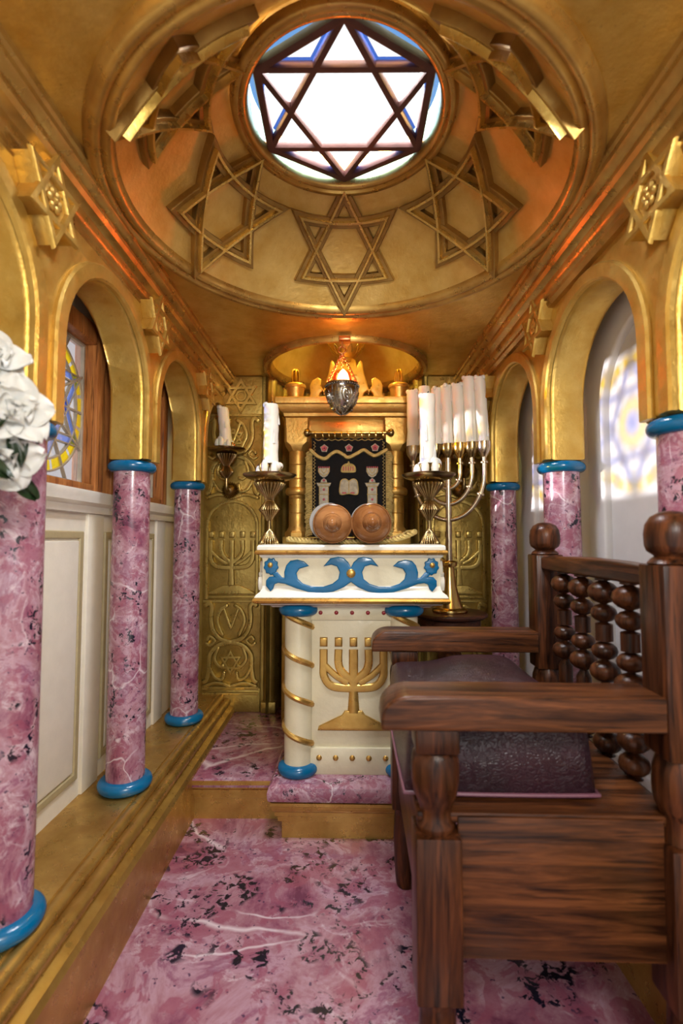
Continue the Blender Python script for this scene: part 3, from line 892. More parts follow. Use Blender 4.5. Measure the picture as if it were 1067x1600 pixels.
for px, py in ((238, 285), (446, 282), (665, 278)):
    c = cp(px, py); mb = MB()
    for i in range(5):
        a = math.radians(90 + 72 * i); mb.sphere(mp(c[0] + .013 * math.cos(a), c[1] + .013 * math.sin(a), .003), (.010, .004, .010), 10)
    q = obj('rosette', mb, PINK_T, cur); q['label'] = 'pink embroidered flower'
    obj('rosette_outline', MB().ribbon([(c[0] + (.027 if i % 2 == 0 else .021) * math.cos(math.radians(90 + 36 * i)), c[1] + (.027 if i % 2 == 0 else .021) * math.sin(math.radians(90 + 36 * i))) for i in range(10)], .006, .006, mp, True), CLOTHW, q)
# crown, tablets
mb = MB().plate([smooth_path([cp(*p) for p in ((380, 485), (385, 440), (410, 415), (430, 410), (442, 390), (455, 410), (475, 415), (500, 440), (500, 485), (440, 490))], 4, True)], .008, .003, F)
q = obj('crown_applique', mb, THREAD, cur); q['label'] = 'gold crown motif'
mb = MB()
for px in (400, 420, 440, 460, 480): mb.ribbon([cp(px, 470), cp(px, 440)], .008, .009, mp)
obj('crown_stripes', mb, PINK_T, q)
mb = MB().plate([smooth_path([cp(*p) for p in ((372, 670), (372, 580), (390, 548), (420, 545), (445, 560), (470, 545), (500, 548), (517, 580), (517, 670), (445, 665))], 4, True)], .008, .003, F)
q = obj('tablets_applique', mb, CLOTHW, cur); q['label'] = 'pale rounded tablets motif'
mb = MB().ribbon([cp(445, 660), cp(445, 560)], .006, .008, mp)
mb.ribbon(smooth_path([cp(*p) for p in ((372, 670), (372, 580), (390, 548), (420, 545), (445, 560), (470, 545), (500, 548), (517, 580), (517, 670), (445, 665))], 4, True), .007, .008, mp, True)
obj('tablets_outline', mb, THREAD, q)
for px in (405, 475): obj('tablets_foot', MB().ribbon([cp(px - 12, 660), cp(px + 12, 660)], .012, .009, mp), PINK_T, q)
for xc in (235, 640):
    mb = MB()
    mb.plate([[cp(xc + a, b) for a, b in ((-48, 450), (-50, 480), (-30, 515), (-8, 530), (8, 530), (30, 515), (50, 480), (48, 450))]], .008, .003, F)
    mb.plate([[cp(xc + a, b) for a, b in ((-62, 575), (62, 575), (48, 605), (38, 605), (42, 760), (-42, 760), (-38, 605), (-48, 605))]], .008, .003, F)
    mb.plate([[cp(xc + a, b) for a, b in ((-28, 572), (-22, 550), (0, 535), (22, 550), (28, 572))]], .008, .003, F)
    q = obj('pillar_applique', mb, CLOTHW, cur); q['label'] = 'pale pillar topped by an oil lamp motif'
    m2 = MB()
    for k in range(6): m2.sphere(mp(*cp(xc - 42 + 17 * k, 444), .004), (.006, .004, .006), 8)
    for yy in (555, 632, 715): obj('embroidered_flower', MB().sphere(mp(*cp(xc, yy), .004), (.009, .004, .010), 8), PINK_T, q)
    obj('flame_row', m2, PINK_T, q)
    m3 = MB()
    m3.ribbon([cp(xc - 46, 452), cp(xc - 40, 490), cp(xc, 520), cp(xc + 40, 490), cp(xc + 46, 452)], .006, .008, mp)
    m3.ribbon([cp(xc - 24, 452), cp(xc - 16, 480), cp(xc, 495), cp(xc + 16, 480), cp(xc + 24, 452)], .005, .008, mp)
    for yy in (580, 604, 672): m3.ribbon([cp(xc - 42, yy), cp(xc + 42, yy)], .006, .008, mp)
    for sx in (-1, 1): m3.ribbon([cp(xc + sx * 38, 606), cp(xc + sx * 38, 755)], .005, .008, mp)
    obj('pillar_outline', m3, THREAD, q)

# pots on the cornice
def make_pot():
    o = thing('gilt_pot', '', 'pot')
    obj('bucket', MB().lathe([(.048, 0), (.052, .004), (.056, .02), (.064, .09), (.068, .108), (.076, .112), (.078, .128), (.072, .138), (.06, .14), (.055, .125), (.001, .12)], 32), GOLD_A, o)
    mb = MB()
    for i in range(5):
        a = i * 2 * PI / 5; r = .022
        mb.tube(smooth_path([(r * math.cos(a), r * math.sin(a), .12), (r * 1.2 * math.cos(a), r * 1.2 * math.sin(a), .18), (r * math.cos(a), r * math.sin(a), .235), (r * .3 * math.cos(a), r * .3 * math.sin(a), .252)], 5), .008, 8)
    mb.tube([(0, 0, .12), (0, 0, .23)], .012, 8)
    obj('brass_fingers', mb, BRASS_B, o)
    return o
p0 = make_pot(); p0.location = (AKX - .375, 3.62, 2.478)
p0['label'] = 'gold pot with brass prongs on the left end of ark cornice'; p0['group'] = 'gold pots on the ark cornice'
dup(p0, (AKX + .385, 3.62, 2.478), 'gold pot with brass prongs on the right end of ark cornice', .3, 'gold pots on the ark cornice')

# ------------------------------------------------------------------ hanging lamp
LX, LY = -.005, 2.955
lamp = thing('hanging_lamp', 'small ornate silver lamp glowing red on three copper chains before the ark', 'lamp', (LX - .008, LY, 2.35))
mb = MB().box(-.02, .05, -.03, .05, .325, .35, .005)
mb.tube([(.0, 0, .33), (.0, -.015, .315), (.0, -.01, .295), (.0, .0, .29)], .006, 8)
obj('hook_plate', mb, COPPER, lamp)
mb = MB().tube([(.022 * math.sin(a), .0, .272 + .022 * math.cos(a)) for a in [2 * PI * k / 16 for k in range(16)]], .005, 8, True)
obj('link', mb, COPPER, lamp)
RIM = .098
for i in range(3):
    a = math.radians((200, 340, 90)[i])
    A = Vector((0, 0, .25)); B = Vector((RIM * math.cos(a), RIM * math.sin(a), .05))
    mb = MB(); n = 17; d = (B - A) / n; rl = d.length * .68
    z = d.normalized(); x = z.orthogonal().normalized(); y = z.cross(x)
    for k in range(n):
        c = A + d * (k + .5); w = x if k % 2 else y
        mb.tube([c + z * (rl * math.cos(t)) + w * (.0075 * math.sin(t)) for t in [2 * PI * q / 12 for q in range(12)]], .0028, 6, True)
    obj('chain', mb, COPPER, lamp)
bp = [(.001, -.125), (.02, -.12), (.045, -.105), (.07, -.075), (.09, -.03), (.098, .01), (.098, .035), (.093, .048), (.101, .052), (.101, .06), (.092, .062), (.086, .045), (.08, .0), (.05, -.06), (.001, -.08)]
bowl_o = obj('bowl', MB().lathe(bp, 48), SILVER_L, lamp)
def bs(a, t):   # point on bowl surface
    zz = [-.125, -.12, -.105, -.075, -.03, .01, .035]; rr = [.001, .02, .045, .07, .09, .098, .098]
    f = t * 6; k = min(5, int(f)); f -= k
    r = rr[k] + (rr[k + 1] - rr[k]) * f; z = zz[k] + (zz[k + 1] - zz[k]) * f
    return Vector((r * math.cos(a), r * math.sin(a), z))
mb = MB()
for i in range(4):
    a0 = math.radians(-90 + 18 + 90 * i)
    for d in (-.62, .62):
        for k in range(16):
            t = .1 + .9 * k / 15
            mb.sphere(bs(a0 + d * math.sin(min(1, t * 1.1) * PI / 2), t), .0055, 8)
    for (rr, w) in ((.2, .006), (.1, .006)):
        pts = []
        for k in range(24):
            q = 2 * PI * k / 24
            pts.append(bs(a0 + rr * 1.6 * math.cos(q), .72 + rr * .9 * math.sin(q)))
        mb.tube(pts, .0055, 6, True)
    mb.sphere(bs(a0, .42), .012, 10); mb.sphere(bs(a0, .72), .010, 10)
for k in range(40): mb.sphere((.1 * math.cos(2 * PI * k / 40), .1 * math.sin(2 * PI * k / 40), .046), .006, 8)
obj('chasing', mb, SILVER_L, bowl_o)
gp = [(.05, .04), (.056, .06), (.056, .095), (.05, .125), (.042, .14)]
q = obj('glass_cup', MB().lathe([(r, z) for r, z in gp], 32, cap=False), G_RED, lamp); q['label'] = 'red glass cup'
fl = MB().lathe([(.001, .03), (.02, .04), (.034, .07), (.036, .095), (.028, .125), (.014, .145), (.001, .155)], 20, T((.006, 0, 0)))
q = obj('flame_bulb', fl, FLAME, lamp); q['label'] = 'glowing bulb'

# ------------------------------------------------------------------ candles, candlesticks, sconces
def candle_mesh(h, r, drip=True, lean=0, lip=True, seed=0, foot=True):
    rnd = random.Random(seed)
    mb = MB(); prof = [(.001, 0), (r * 1.02, 0)]
    n = 16
    for k in range(n + 1): prof.append((r * (1 + .03 * math.sin(k * 1.7 + seed)), h * k / n))
    prof[-1] = (r * .93, h); prof.append((r * .5, h - r * .1)); prof.append((.001, h - r * .12))
    def rf(rr, z, a):
        return rr * (1 + .05 * noise.noise(Vector((math.cos(a) * 1.5 + seed * 3, math.sin(a) * 1.5, z * 9))))
    mb.lathe(prof, 24, None, 0, rf=rf)
    if lip:
        for k in range(3):
            a = rnd.uniform(0, 6.28); mb.sphere((r * .75 * math.cos(a), r * .75 * math.sin(a), h - r * .1), (r * .42, r * .42, r * .45), 12)
    if drip:
        for k in range(4):
            a = rnd.uniform(0, 6.28); zt = h * rnd.uniform(.3, .95); ln = h * rnd.uniform(.1, .25)
            mb.tube([(r * .95 * math.cos(a), r * .95 * math.sin(a), zt), (r * 1.0 * math.cos(a), r * 1.0 * math.sin(a), zt - ln * .5), (r * .98 * math.cos(a), r * .98 * math.sin(a), zt - ln)], [r * .08, r * .14, r * .22], 8)
    if lean:
        mb.v = [(x + lean * z, y, z) for x, y, z in mb.v]
    return mb
def candle(loc, h, r, label, group, seed, lean=0, drip=True, foot=False, rx=0):
    o = thing('candle', label, 'candle', loc, 0, group)
    mb = candle_mesh(h, r, drip, lean, True, seed)
    if foot:   # melted wax around the cup
        rnd = random.Random(seed + 5)
        for k in range(7):
            a = k * .9 + rnd.uniform(-.2, .2); d = r * rnd.uniform(.5, 1.1); s = r * rnd.uniform(.6, .95)
            mb.sphere((d * math.cos(a), d * math.sin(a), rnd.uniform(.0, .05)), (s, s, s * rnd.uniform(.8, 1.5)), 14)
        for k in range(3):
            a = 3.6 + k * .75; d = r * 1.65
            mb.sphere((d * math.cos(a), d * math.sin(a), -.004 + rnd.uniform(0, .03)), (r * .5, r * .45, r * 1.0), 12)
    obj('wax', mb, WAX, o)
    w = obj('wick', MB().tube([(lean * h, 0, h - .012), (lean * h + .002, 0, h + .012), (lean * h + .007, 0, h + .02)], .003, 6), WICK, o)
    return o
def make_candlestick():
    o = thing('candlestick', '', 'candlestick')
    S = 48
    obj('base', MB().lathe([(.054, 0), (.056, .006), (.05, .02), (.036, .045), (.022, .068), (.012, .08), (.01, .085)], 96, None, 0, 18, lambda t: .10 * (1 - t)), BRASS, o)
    obj('stem', MB().lathe([(.011, .078), (.010, .12), (.011, .135)], 16), BRASS, o)
    obj('knop', MB().lathe([(.016, .13), (.022, .145), (.050, .18), (.058, .19), (.054, .197), (.034, .225), (.024, .24), (.028, .246)], 108, None, 0, 20, lambda t: .08), BRASS, o)
    obj('bowl', MB().lathe([(.024, .24), (.028, .26), (.05, .285), (.078, .32), (.086, .335), (.08, .345), (.07, .35)], 120, None, 0, 22, lambda t: .07), BRASS, o)
    obj('drip_pan', MB().lathe([(.05, .348), (.09, .352), (.13, .368), (.148, .382), (.15, .388), (.144, .39), (.12, .378), (.08, .366), (.001, .362)], 48), BRASS, o)
    obj('cup', MB().lathe([(.03, .365), (.045, .375), (.062, .40), (.07, .43), (.066, .445), (.058, .447), (.052, .43), (.04, .40), (.001, .39)], 80, None, 0, 14, lambda t: .07), BRASS, o)
    return o
ZT = 1.455
cs = make_candlestick(); cs.location = (-.418, 2.78, ZT)
cs['label'] = 'antique brass candlestick on the left back corner of the reading desk'; cs['group'] = 'candlesticks on the reading desk'
dup(cs, (.472, 2.78, ZT), 'antique brass candlestick on the right back corner of the reading desk', .1, 'candlesticks on the reading desk')
candle((-.412, 2.78, ZT + .40), .385, .041, 'thick white candle in the left desk candlestick, wax melted over its cup', 'thick candles on the reading desk', 3, 0, True, True)
candle((.468, 2.78, ZT + .40), .44, .044, 'thick white candle in the right desk candlestick, in front of the candelabrum', 'thick candles on the reading desk', 9, 0, True, True)

def make_sconce():
    o = thing('wall_sconce', '', 'sconce')
    # origin: centre of wall boss; -y into the room
    obj('boss', MB().lathe([(.06, 0), (.062, .01), (.05, .03), (.03, .05), (.012, .06), (.001, .062)], 90, RX(PI / 2), 0, 18, lambda t: .1 * (1 - t)), BRASS, o)
    obj('arm', MB().tube(smooth_path([(0, -.05, 0), (0, -.09, -.02), (0, -.125, .0), (0, -.13, .05), (0, -.13, .08)], 5), .012, 12), BRASS, o)
    D = T((0, -.13, 0))
    obj('knop', MB().lathe([(.014, .075), (.022, .09), (.046, .115), (.05, .122), (.046, .13), (.028, .155), (.022, .165)], 90, D, 0, 16, lambda t: .09), BRASS, o)
    obj('bowl', MB().lathe([(.022, .16), (.028, .175), (.05, .2), (.072, .23), (.076, .245), (.06, .255)], 108, D, 0, 18, lambda t: .08), BRASS, o)
    obj('drip_pan', MB().lathe([(.05, .252), (.09, .258), (.125, .272), (.138, .284), (.139, .29), (.132, .29), (.1, .276), (.001, .268)], 40, D), BRASS, o)
    obj('cup', MB().lathe([(.025, .27), (.04, .28), (.052, .30), (.055, .325), (.048, .335), (.001, .32)], 84, D, 0, 14, lambda t: .08), BRASS, o)
    return o
sc0 = make_sconce(); sc0.location = (-.85, YB - .045, 1.845)
sc0['label'] = 'dark brass wall sconce on the carved panel left of the ark'; sc0['group'] = 'brass sconces on the carved panels'
dup(sc0, (.86, YB - .045, 1.845), 'dark brass wall sconce on the right carved panel, mostly hidden behind the candelabrum', None, 'brass sconces on the carved panels')
candle((-.85, YB - .175, 2.145), .29, .041, 'short grey-white candle in the wall sconce left of the ark', 'candles in the wall sconces', 21, -.12, True, True)
candle((.86, YB - .175, 2.145), .22, .038, 'white candle in the right wall sconce, behind the candelabrum', 'candles in the wall sconces', 22, -.05, True, True)

# ------------------------------------------------------------------ reading desk (bimah)
BX, BY = .033, 2.53
bim = thing('reading_desk', 'cream painted reading desk with blue scroll frieze and gold menorah relief', 'desk', (BX, BY, 0), math.radians(-1.2))
mb = MB()
def ringbox(prof, hx, d, name, mat, par, z_off=0, ang=30):
    """rectangular moulding: prof of (outset, z); footprint x +-hx, y 0..d"""
    vs = []; fs = []
    for q, z in prof: vs += [(-hx - q, -q, z), (hx + q, -q, z), (hx + q, d + q, z), (-hx - q, d + q, z)]
    for k in range(len(prof) - 1):
        for i in range(4): fs.append((k * 4 + i, k * 4 + (i + 1) % 4, k * 4 + 4 + (i + 1) % 4, k * 4 + 4 + i))
    fs += [(3, 2, 1, 0), tuple(len(prof) * 4 - 4 + i for i in range(4))]
    return obj(name, MB().add(vs, fs), mat, par, True, ang)
ringbox([(-.03, 0), (-.03, .08), (-.012, .088), (-.012, .112), (.002, .12), (.002, .138), (.010, .146), (.016, .158), (.016, .17), (.022, .175), (.022, .19)], .375, .60, 'plinth', GOLD_T, bim)
bs_ = ringbox([(.006, .188), (.02, .196), (.026, .21), (.028, .235), (.022, .262), (.008, .277), (-.02, .282)], .385, .60, 'base_slab', MARBLE_C, bim)
bs_['label'] = 'pink marbled base slab'
obj('body', MB().box(-.235, .235, .10, .42, .28, 1.14, .01), CREAM, bim)
obj('body_plinth', MB().box(-.225, .225, .085, .12, .28, .415, .006), CREAM, bim)
obj('body_plinth', MB().box(-.225, .225, .088, .12, 1.06, 1.14, .006), CREAM, bim)
ringm = lambda z, r, hh: [(.05, z)] + [(r - hh / 2 + hh / 2 * math.cos(math.radians(a)), z + hh / 2 + hh / 2 * math.sin(math.radians(a))) for a in range(-90, 91, 15)] + [(.05, z + hh)]
for sx in (-1, 1):
    X = sx * .275; Yc = .115
    sh = obj('column', MB().lathe([(.073, .30), (.073, .7), (.072, 1.12)], 36, T((X, Yc, 0))), CREAM, bim)
    pts = []
    for k in range(150):
        t = k / 149; a = 2 * PI * 3.9 * t - 2.6
        pts.append((X + .071 * math.cos(a), Yc + .071 * math.sin(a), 1.10 - .77 * t))
    obj('spiral_band', MB().tube(pts, .016, 8), GOLD_T, sh)
    q = obj('base_ring', MB().lathe(ringm(.278, .105, .06), 40, T((X, Yc, 0))), BLUE, bim); q['label'] = 'blue ring foot'
    q = obj('capital_ring', MB().lathe(ringm(1.085, .105, .06), 40, T((X, Yc, 0))), BLUE, bim); q['label'] = 'blue ring capital'
# menorah relief
F = frame((.012, .10, 0), (1, 0, 0), (0, 0, 1)); mp = fmap(F)
m4 = MB()
for p, w in menorah_strokes(.155, .46, .042): m4.ribbon([(x, y + .515) for x, y in p], w, .014, mp, False, 0, False)
for i in range(-2, 3): m4.plate([[(i * .0775 - .02, .925), (i * .0775 + .02, .925), (i * .0775 + .02, .972), (i * .0775 - .02, .972)]], .026, .008, F)
m4.plate([[(-.185, .50), (.185, .50), (.18, .52), (.06, .578), (.045, .60), (-.045, .60), (-.06, .578), (-.18, .52)]], .026, .006, F)
q = obj('menorah_relief', m4, GOLD_T, bim); q['label'] = 'gold menorah relief'
for i in range(-2, 3):
    q = obj('stud', MB().sphere((i * .082 + .005, .088, 1.10), (.011, .006, .011), 12), REDP, bim); q['label'] = 'small red dot'
    q = obj('stud', MB().sphere((i * .085 + .005, .085, .365), (.015, .007, .015), 12), GOLD_T, bim); q['label'] = 'gold stud'
# lectern box
D = .50
ringbox([(-.06, 1.132), (-.05, 1.14), (-.01, 1.15), (.0, 1.162)], .465, D, 'under_moulding', WHITEP, bim)
q = ringbox([(.016, 1.158), (.026, 1.163), (.03, 1.173), (.026, 1.184), (.016, 1.189)], .465, D, 'gold_edge', GOLD_T, bim); q['label'] = 'lower gold edge'
ringbox([(.01, 1.16), (.02, 1.19), (.012, 1.203), (-.004, 1.215), (-.012, 1.23), (-.014, 1.245)], .465, D, 'lower_moulding', WHITEP, bim)
ringbox([(-.014, 1.20), (-.014, 1.40)], .465, D, 'box', CREAM, bim)
ringbox([(-.014, 1.385), (-.004, 1.392), (.0, 1.40), (.006, 1.405)], .465, D, 'upper_moulding', WHITEP, bim)
q = ringbox([(.006, 1.402), (.017, 1.406), (.021, 1.415), (.017, 1.425), (.006, 1.429)], .465, D, 'gold_edge', GOLD_T, bim); q['label'] = 'upper gold edge'
ringbox([(.004, 1.405), (.010, 1.43), (.010, 1.443), (.004, 1.452), (-.01, 1.455)], .465, D, 'desk_top', WHITEP, bim)
# blue scroll frieze
F = frame((0, .012, 0), (1, 0, 0), (0, 0, 1))
ks = .3561 * 2.53 / 780
def fz(px, py): return ((px - 531) * ks, 1.307 - (py - 222) * ks)
left = [(531, 195), (520, 172), (498, 152), (475, 147), (440, 155), (410, 190), (445, 182), (470, 190), (482, 215), (475, 245), (450, 265), (410, 278), (360, 278), (320, 265), (298, 245), (292, 220), (305, 200), (347, 188), (325, 168), (295, 160), (265, 165), (247, 185), (238, 215), (240, 240), (228, 238), (208, 215), (192, 215), (182, 222), (196, 235), (190, 234), (172, 236), (158, 252), (158, 275), (178, 300), (190, 288), (196, 268), (212, 262), (240, 266), (290, 285), (345, 302), (405, 309), (455, 300), (500, 280), (531, 258)]
mirrored = [(1062 - x, y) for x, y in reversed(left[1:-1])]
out = [fz(*p) for p in left + mirrored]
q = obj('scroll_frieze', MB().plate([out], .024, .006, F), BLUE, bim); q['label'] = 'blue raised wave scroll'
for sx in (-1, 1):
    pts = []
    for k in range(40):
        a = 2 * PI * k / 40; r = 31 + 2.6 * math.sin(9 * a)
        pts.append(fz(531 + sx * (531 - 180) + r * math.cos(a), 190 + 1.15 * r * math.sin(a)))
    w = obj('flower_boss', MB().plate([pts], .026, .006, F), BLUE, bim); w['label'] = 'blue frilled disc'
    c = fz(531 + sx * (531 - 177), 184)
    w2 = obj('gold_dot', MB().sphere(F @ Vector((c[0], c[1], .012)), (.014, .010, .014), 14), GOLD_T, w)
c = fz(531, 220)
obj('gold_dot', MB().sphere(F @ Vector((c[0], c[1], .012)), (.023, .010, .023), 16), GOLD_T, q)
# notched side carvings
for sx in (-1, 1):
    Fs = frame((sx * .451, D / 2, 1.305), (0, sx, 0), (0, 0, 1))
    k2 = .42 / .35
    pts = [((p[0]) * .52, (p[1] - 1.307) * .95) for p in out]
    w = obj('side_scroll', MB().plate([pts], .05, .006, Fs), WHITEP, bim); w['label'] = 'cream raised scroll on the side'

# torah scroll and cushion on the desk
cu = thing('scroll_cushion', 'red cushion with thick gold cord edge under the scroll on the desk', 'cushion', (.04, 2.80, ZT))
hx, hy = .345, .17
mb = MB(); vs = []; fs = []; N = 28; M_ = 18
for side in (0, 1):
    for j in range(M_ + 1):
        for i in range(N + 1):
            u = -1 + 2 * i / N; v = -1 + 2 * j / M_
            e = max(0, (1 - abs(u) ** 4) * (1 - abs(v) ** 4))
            lift = .05 * max(0, u) ** 4 + .012 * max(0, -u) ** 4
            vs.append((u * hx * (1 - .04 * v * v), v * hy * (1 - .05 * u * u), .012 + lift + (.022 * e if side else -.011 * e) ))
for side in (0, 1):
    o_ = side * (N + 1) * (M_ + 1)
    for j in range(M_):
        for i in range(N):
            a = o_ + j * (N + 1) + i; f = (a, a + 1, a + N + 2, a + N + 1); fs.append(f if side else f[::-1])
obj('pad', mb.add(vs, fs), REDV, cu, True, 80)
path = []
for t in range(120):
    q = t / 30; s_ = int(q); f = q - s_
    u, v = ((-1 + 2 * f, -1), (1, -1 + 2 * f), (1 - 2 * f, 1), (-1, 1 - 2 * f))[s_]
    path.append((u * hx * (1 - .04 * v * v), v * hy * (1 - .05 * u * u), .015 + .05 * max(0, u) ** 4 + .012 * max(0, -u) ** 4))
cord = MB()
for ph in (0, PI):
    pts = []
    for i, p in enumerate(path):
        for j in range(4):
            p2 = path[(i + 1) % len(path)]; f = j / 4
            c = Vector(p).lerp(Vector(p2), f); a = (i * 4 + j) * .9 + ph
            pts.append((c.x + .006 * math.cos(a), c.y + .006 * math.cos(a), c.z + .006 * math.sin(a)))
    cord.tube(pts, .0095, 6, True)
q = obj('cord', cord, THREAD, cu); q['label'] = 'twisted gold cord'
tor = thing('torah_scroll', 'closed scroll on two wooden rollers with round turned end discs on desk', 'scroll', (.038, 2.55, ZT))
for i, (x, r) in enumerate(((-.098, .102), (.100, .104))):
    M0 = T((x, 0, r + .004)) @ RX(PI / 2)     # lathe z -> -y (towards viewer)
    disc = [(.001, -.03), (r * .8, -.03), (r * .95, -.024), (r, -.014), (r, .0), (r * .97, .008), (r * .935, .010), (r * .925, .006), (r * .91, .010), (r * .84, .024), (r * .72, .040), (r * .60, .052), (r * .50, .060), (r * .47, .059), (r * .455, .062), (r * .44, .072), (r * .40, .084), (r * .345, .096), (r * .29, .106), (r * .265, .107), (r * .255, .111), (r * .24, .120), (r * .18, .130), (r * .10, .136), (.001, .137)]
    w = obj('roller', MB().lathe([(.02, -.52), (.02, -.02)], 16, M0), W_ROLL, tor)
    d = obj('end_disc', MB().lathe(disc, 48, M0), W_ROLL, w); d['label'] = 'turned wooden end disc facing forward'
    obj('end_disc', MB().lathe(disc, 48, T((x, .46, r + .004)) @ RX(-PI / 2)), W_ROLL, w)
    # parchment roll, slightly off axis
    rr = r * (.98 if i == 0 else .93)
    vs = [(rr * .2, .036)] + [(rr, .036), (rr * 1.0, .1), (rr, .40), (rr * .2, .41)]
    pm = MB().lathe([(.018, -.035), (rr * .985, -.035), (rr, -.04), (rr, -.42), (.018, -.425)], 40, T((x - (.022 if i == 0 else .01), 0, r + (.014 if i == 0 else .012))) @ RX(PI / 2))
    q = obj('parchment_roll', pm, PARCH, tor); q['label'] = 'grey rolled parchment'

# ------------------------------------------------------------------ side table and candelabrum
TX, TY = .67, 3.23
tb = thing('round_table', 'small dark wooden pedestal table holding the candelabrum', 'table', (TX, TY, .22))
tz = .80
obj('table_top', MB().lathe([(.001, tz - .032), (.225, tz - .032), (.238, tz - .022), (.24, tz - .012), (.232, tz - .002), (.22, tz), (.001, tz)], 64), W_T, tb)
obj('apron', MB().lathe([(.12, tz - .10), (.185, tz - .095), (.195, tz - .085), (.195, tz - .032)], 48), W_T, tb)
obj('pedestal', MB().lathe([(.09, .02), (.07, .05), (.045, .09), (.05, .13), (.075, .2), (.08, .26), (.05, .33), (.04, .36), (.055, .38), (.055, .40), (.04, .42), (.045, .46), (.075, .50), (.08, .52), (.07, .545), (.045, .56), (.04, .60), (.06, .63), (.10, .68), (.13, .70)], 40), W_Z, tb)
for k in range(3):
    a = math.radians(90 + 120 * k)
    obj('foot', MB().tube([(.05 * math.cos(a), .05 * math.sin(a), .12), (.13 * math.cos(a), .13 * math.sin(a), .07), (.20 * math.cos(a), .20 * math.sin(a), .022)], [.028, .026, .021], 12), W_Z, tb)

MZ = .22 + tz
men = thing('candelabrum', 'seven branched silver gilt candelabrum on the small round table', 'candelabrum', (.668, 3.20, MZ), math.radians(-20))
obj('base', MB().lathe([(.108, 0), (.112, .008), (.11, .018), (.098, .026), (.085, .032), (.07, .07), (.05, .14), (.036, .22), (.03, .285)], 48), BRASS_B, men)
obj('collar', MB().lathe([(.028, .283), (.045, .29), (.05, .30), (.05, .315), (.04, .325), (.022, .328)], 32), BRASS_B, men)
obj('stem', MB().tube([(0, 0, .32), (0, 0, .985)], .02, 16), SILVER, men)
ztop = 1.00
for rad, zb in ((.225, .585), (.15, .685), (.076, .785)):
    for sx in (-1, 1):
        pts = [(0, 0, zb)] + [(sx * rad * math.sin(math.radians(a)), 0, zb + rad * 1.35 - rad * 1.35 * math.cos(math.radians(a))) for a in range(8, 91, 8)] + [(sx * rad, 0, ztop - .02)]
        b_ = obj('branch', MB().tube(pts, .014, 12, False, None, 0, 1.25), SILVER, men)
        km = MB()
        a = 62; c = Vector((sx * rad * math.sin(math.radians(a)), 0, zb + rad * 1.35 - rad * 1.35 * math.cos(math.radians(a))))
        d = Vector((sx * math.cos(math.radians(a)), 0, 1.35 * math.sin(math.radians(a))))
        km.lathe([(.014, -.008), (.024, -.006), (.026, 0), (.024, .006), (.014, .008)], 20, T(c) @ d.to_track_quat('Z', 'Y').to_matrix().to_4x4())
        km.lathe([(.014, -.008), (.024, -.006), (.026, 0), (.024, .006), (.014, .008)], 20, T((sx * rad, 0, ztop - .055)))
        obj('joint_ring', km, SILVER, b_)
cupp = [(.012, -.03), (.018, -.02), (.03, 0), (.042, .02), (.045, .04), (.045, .075), (.041, .077), (.039, .04), (.001, .035)]
cl = ['leftmost white candle of the candelabrum, its rim spilled over', 'second white candle from left on the candelabrum, behind the thick desk candle', 'third white candle from left on the candelabrum, mostly hidden by the desk candle',
      'white candle on the central stem of the candelabrum', 'fifth candle from left on candelabrum, shorter with rounded top', 'sixth candle from left on candelabrum, tall with torn rim', 'rightmost white candle of the candelabrum, leaning slightly to the left']
hs = [.41, .43, .41, .42, .42, .46, .45]; ln = [-.01, .0, .02, -.02, -.03, -.035, -.055]
cr, sr_ = math.cos(math.radians(-20)), math.sin(math.radians(-20))
for i, x in enumerate((-.225, -.15, -.076, 0, .076, .15, .225)):
    obj('candle_cup', MB().lathe(cupp, 28, T((x, 0, ztop))), SILVER if i in (0, 6) else BRASS_B if i == 4 else BRASS, men)
    candle((.668 + x * cr, 3.20 + x * sr_, MZ + ztop + .036), hs[i], .0375, cl[i], 'candles in the candelabrum', 40 + i, ln[i], True)

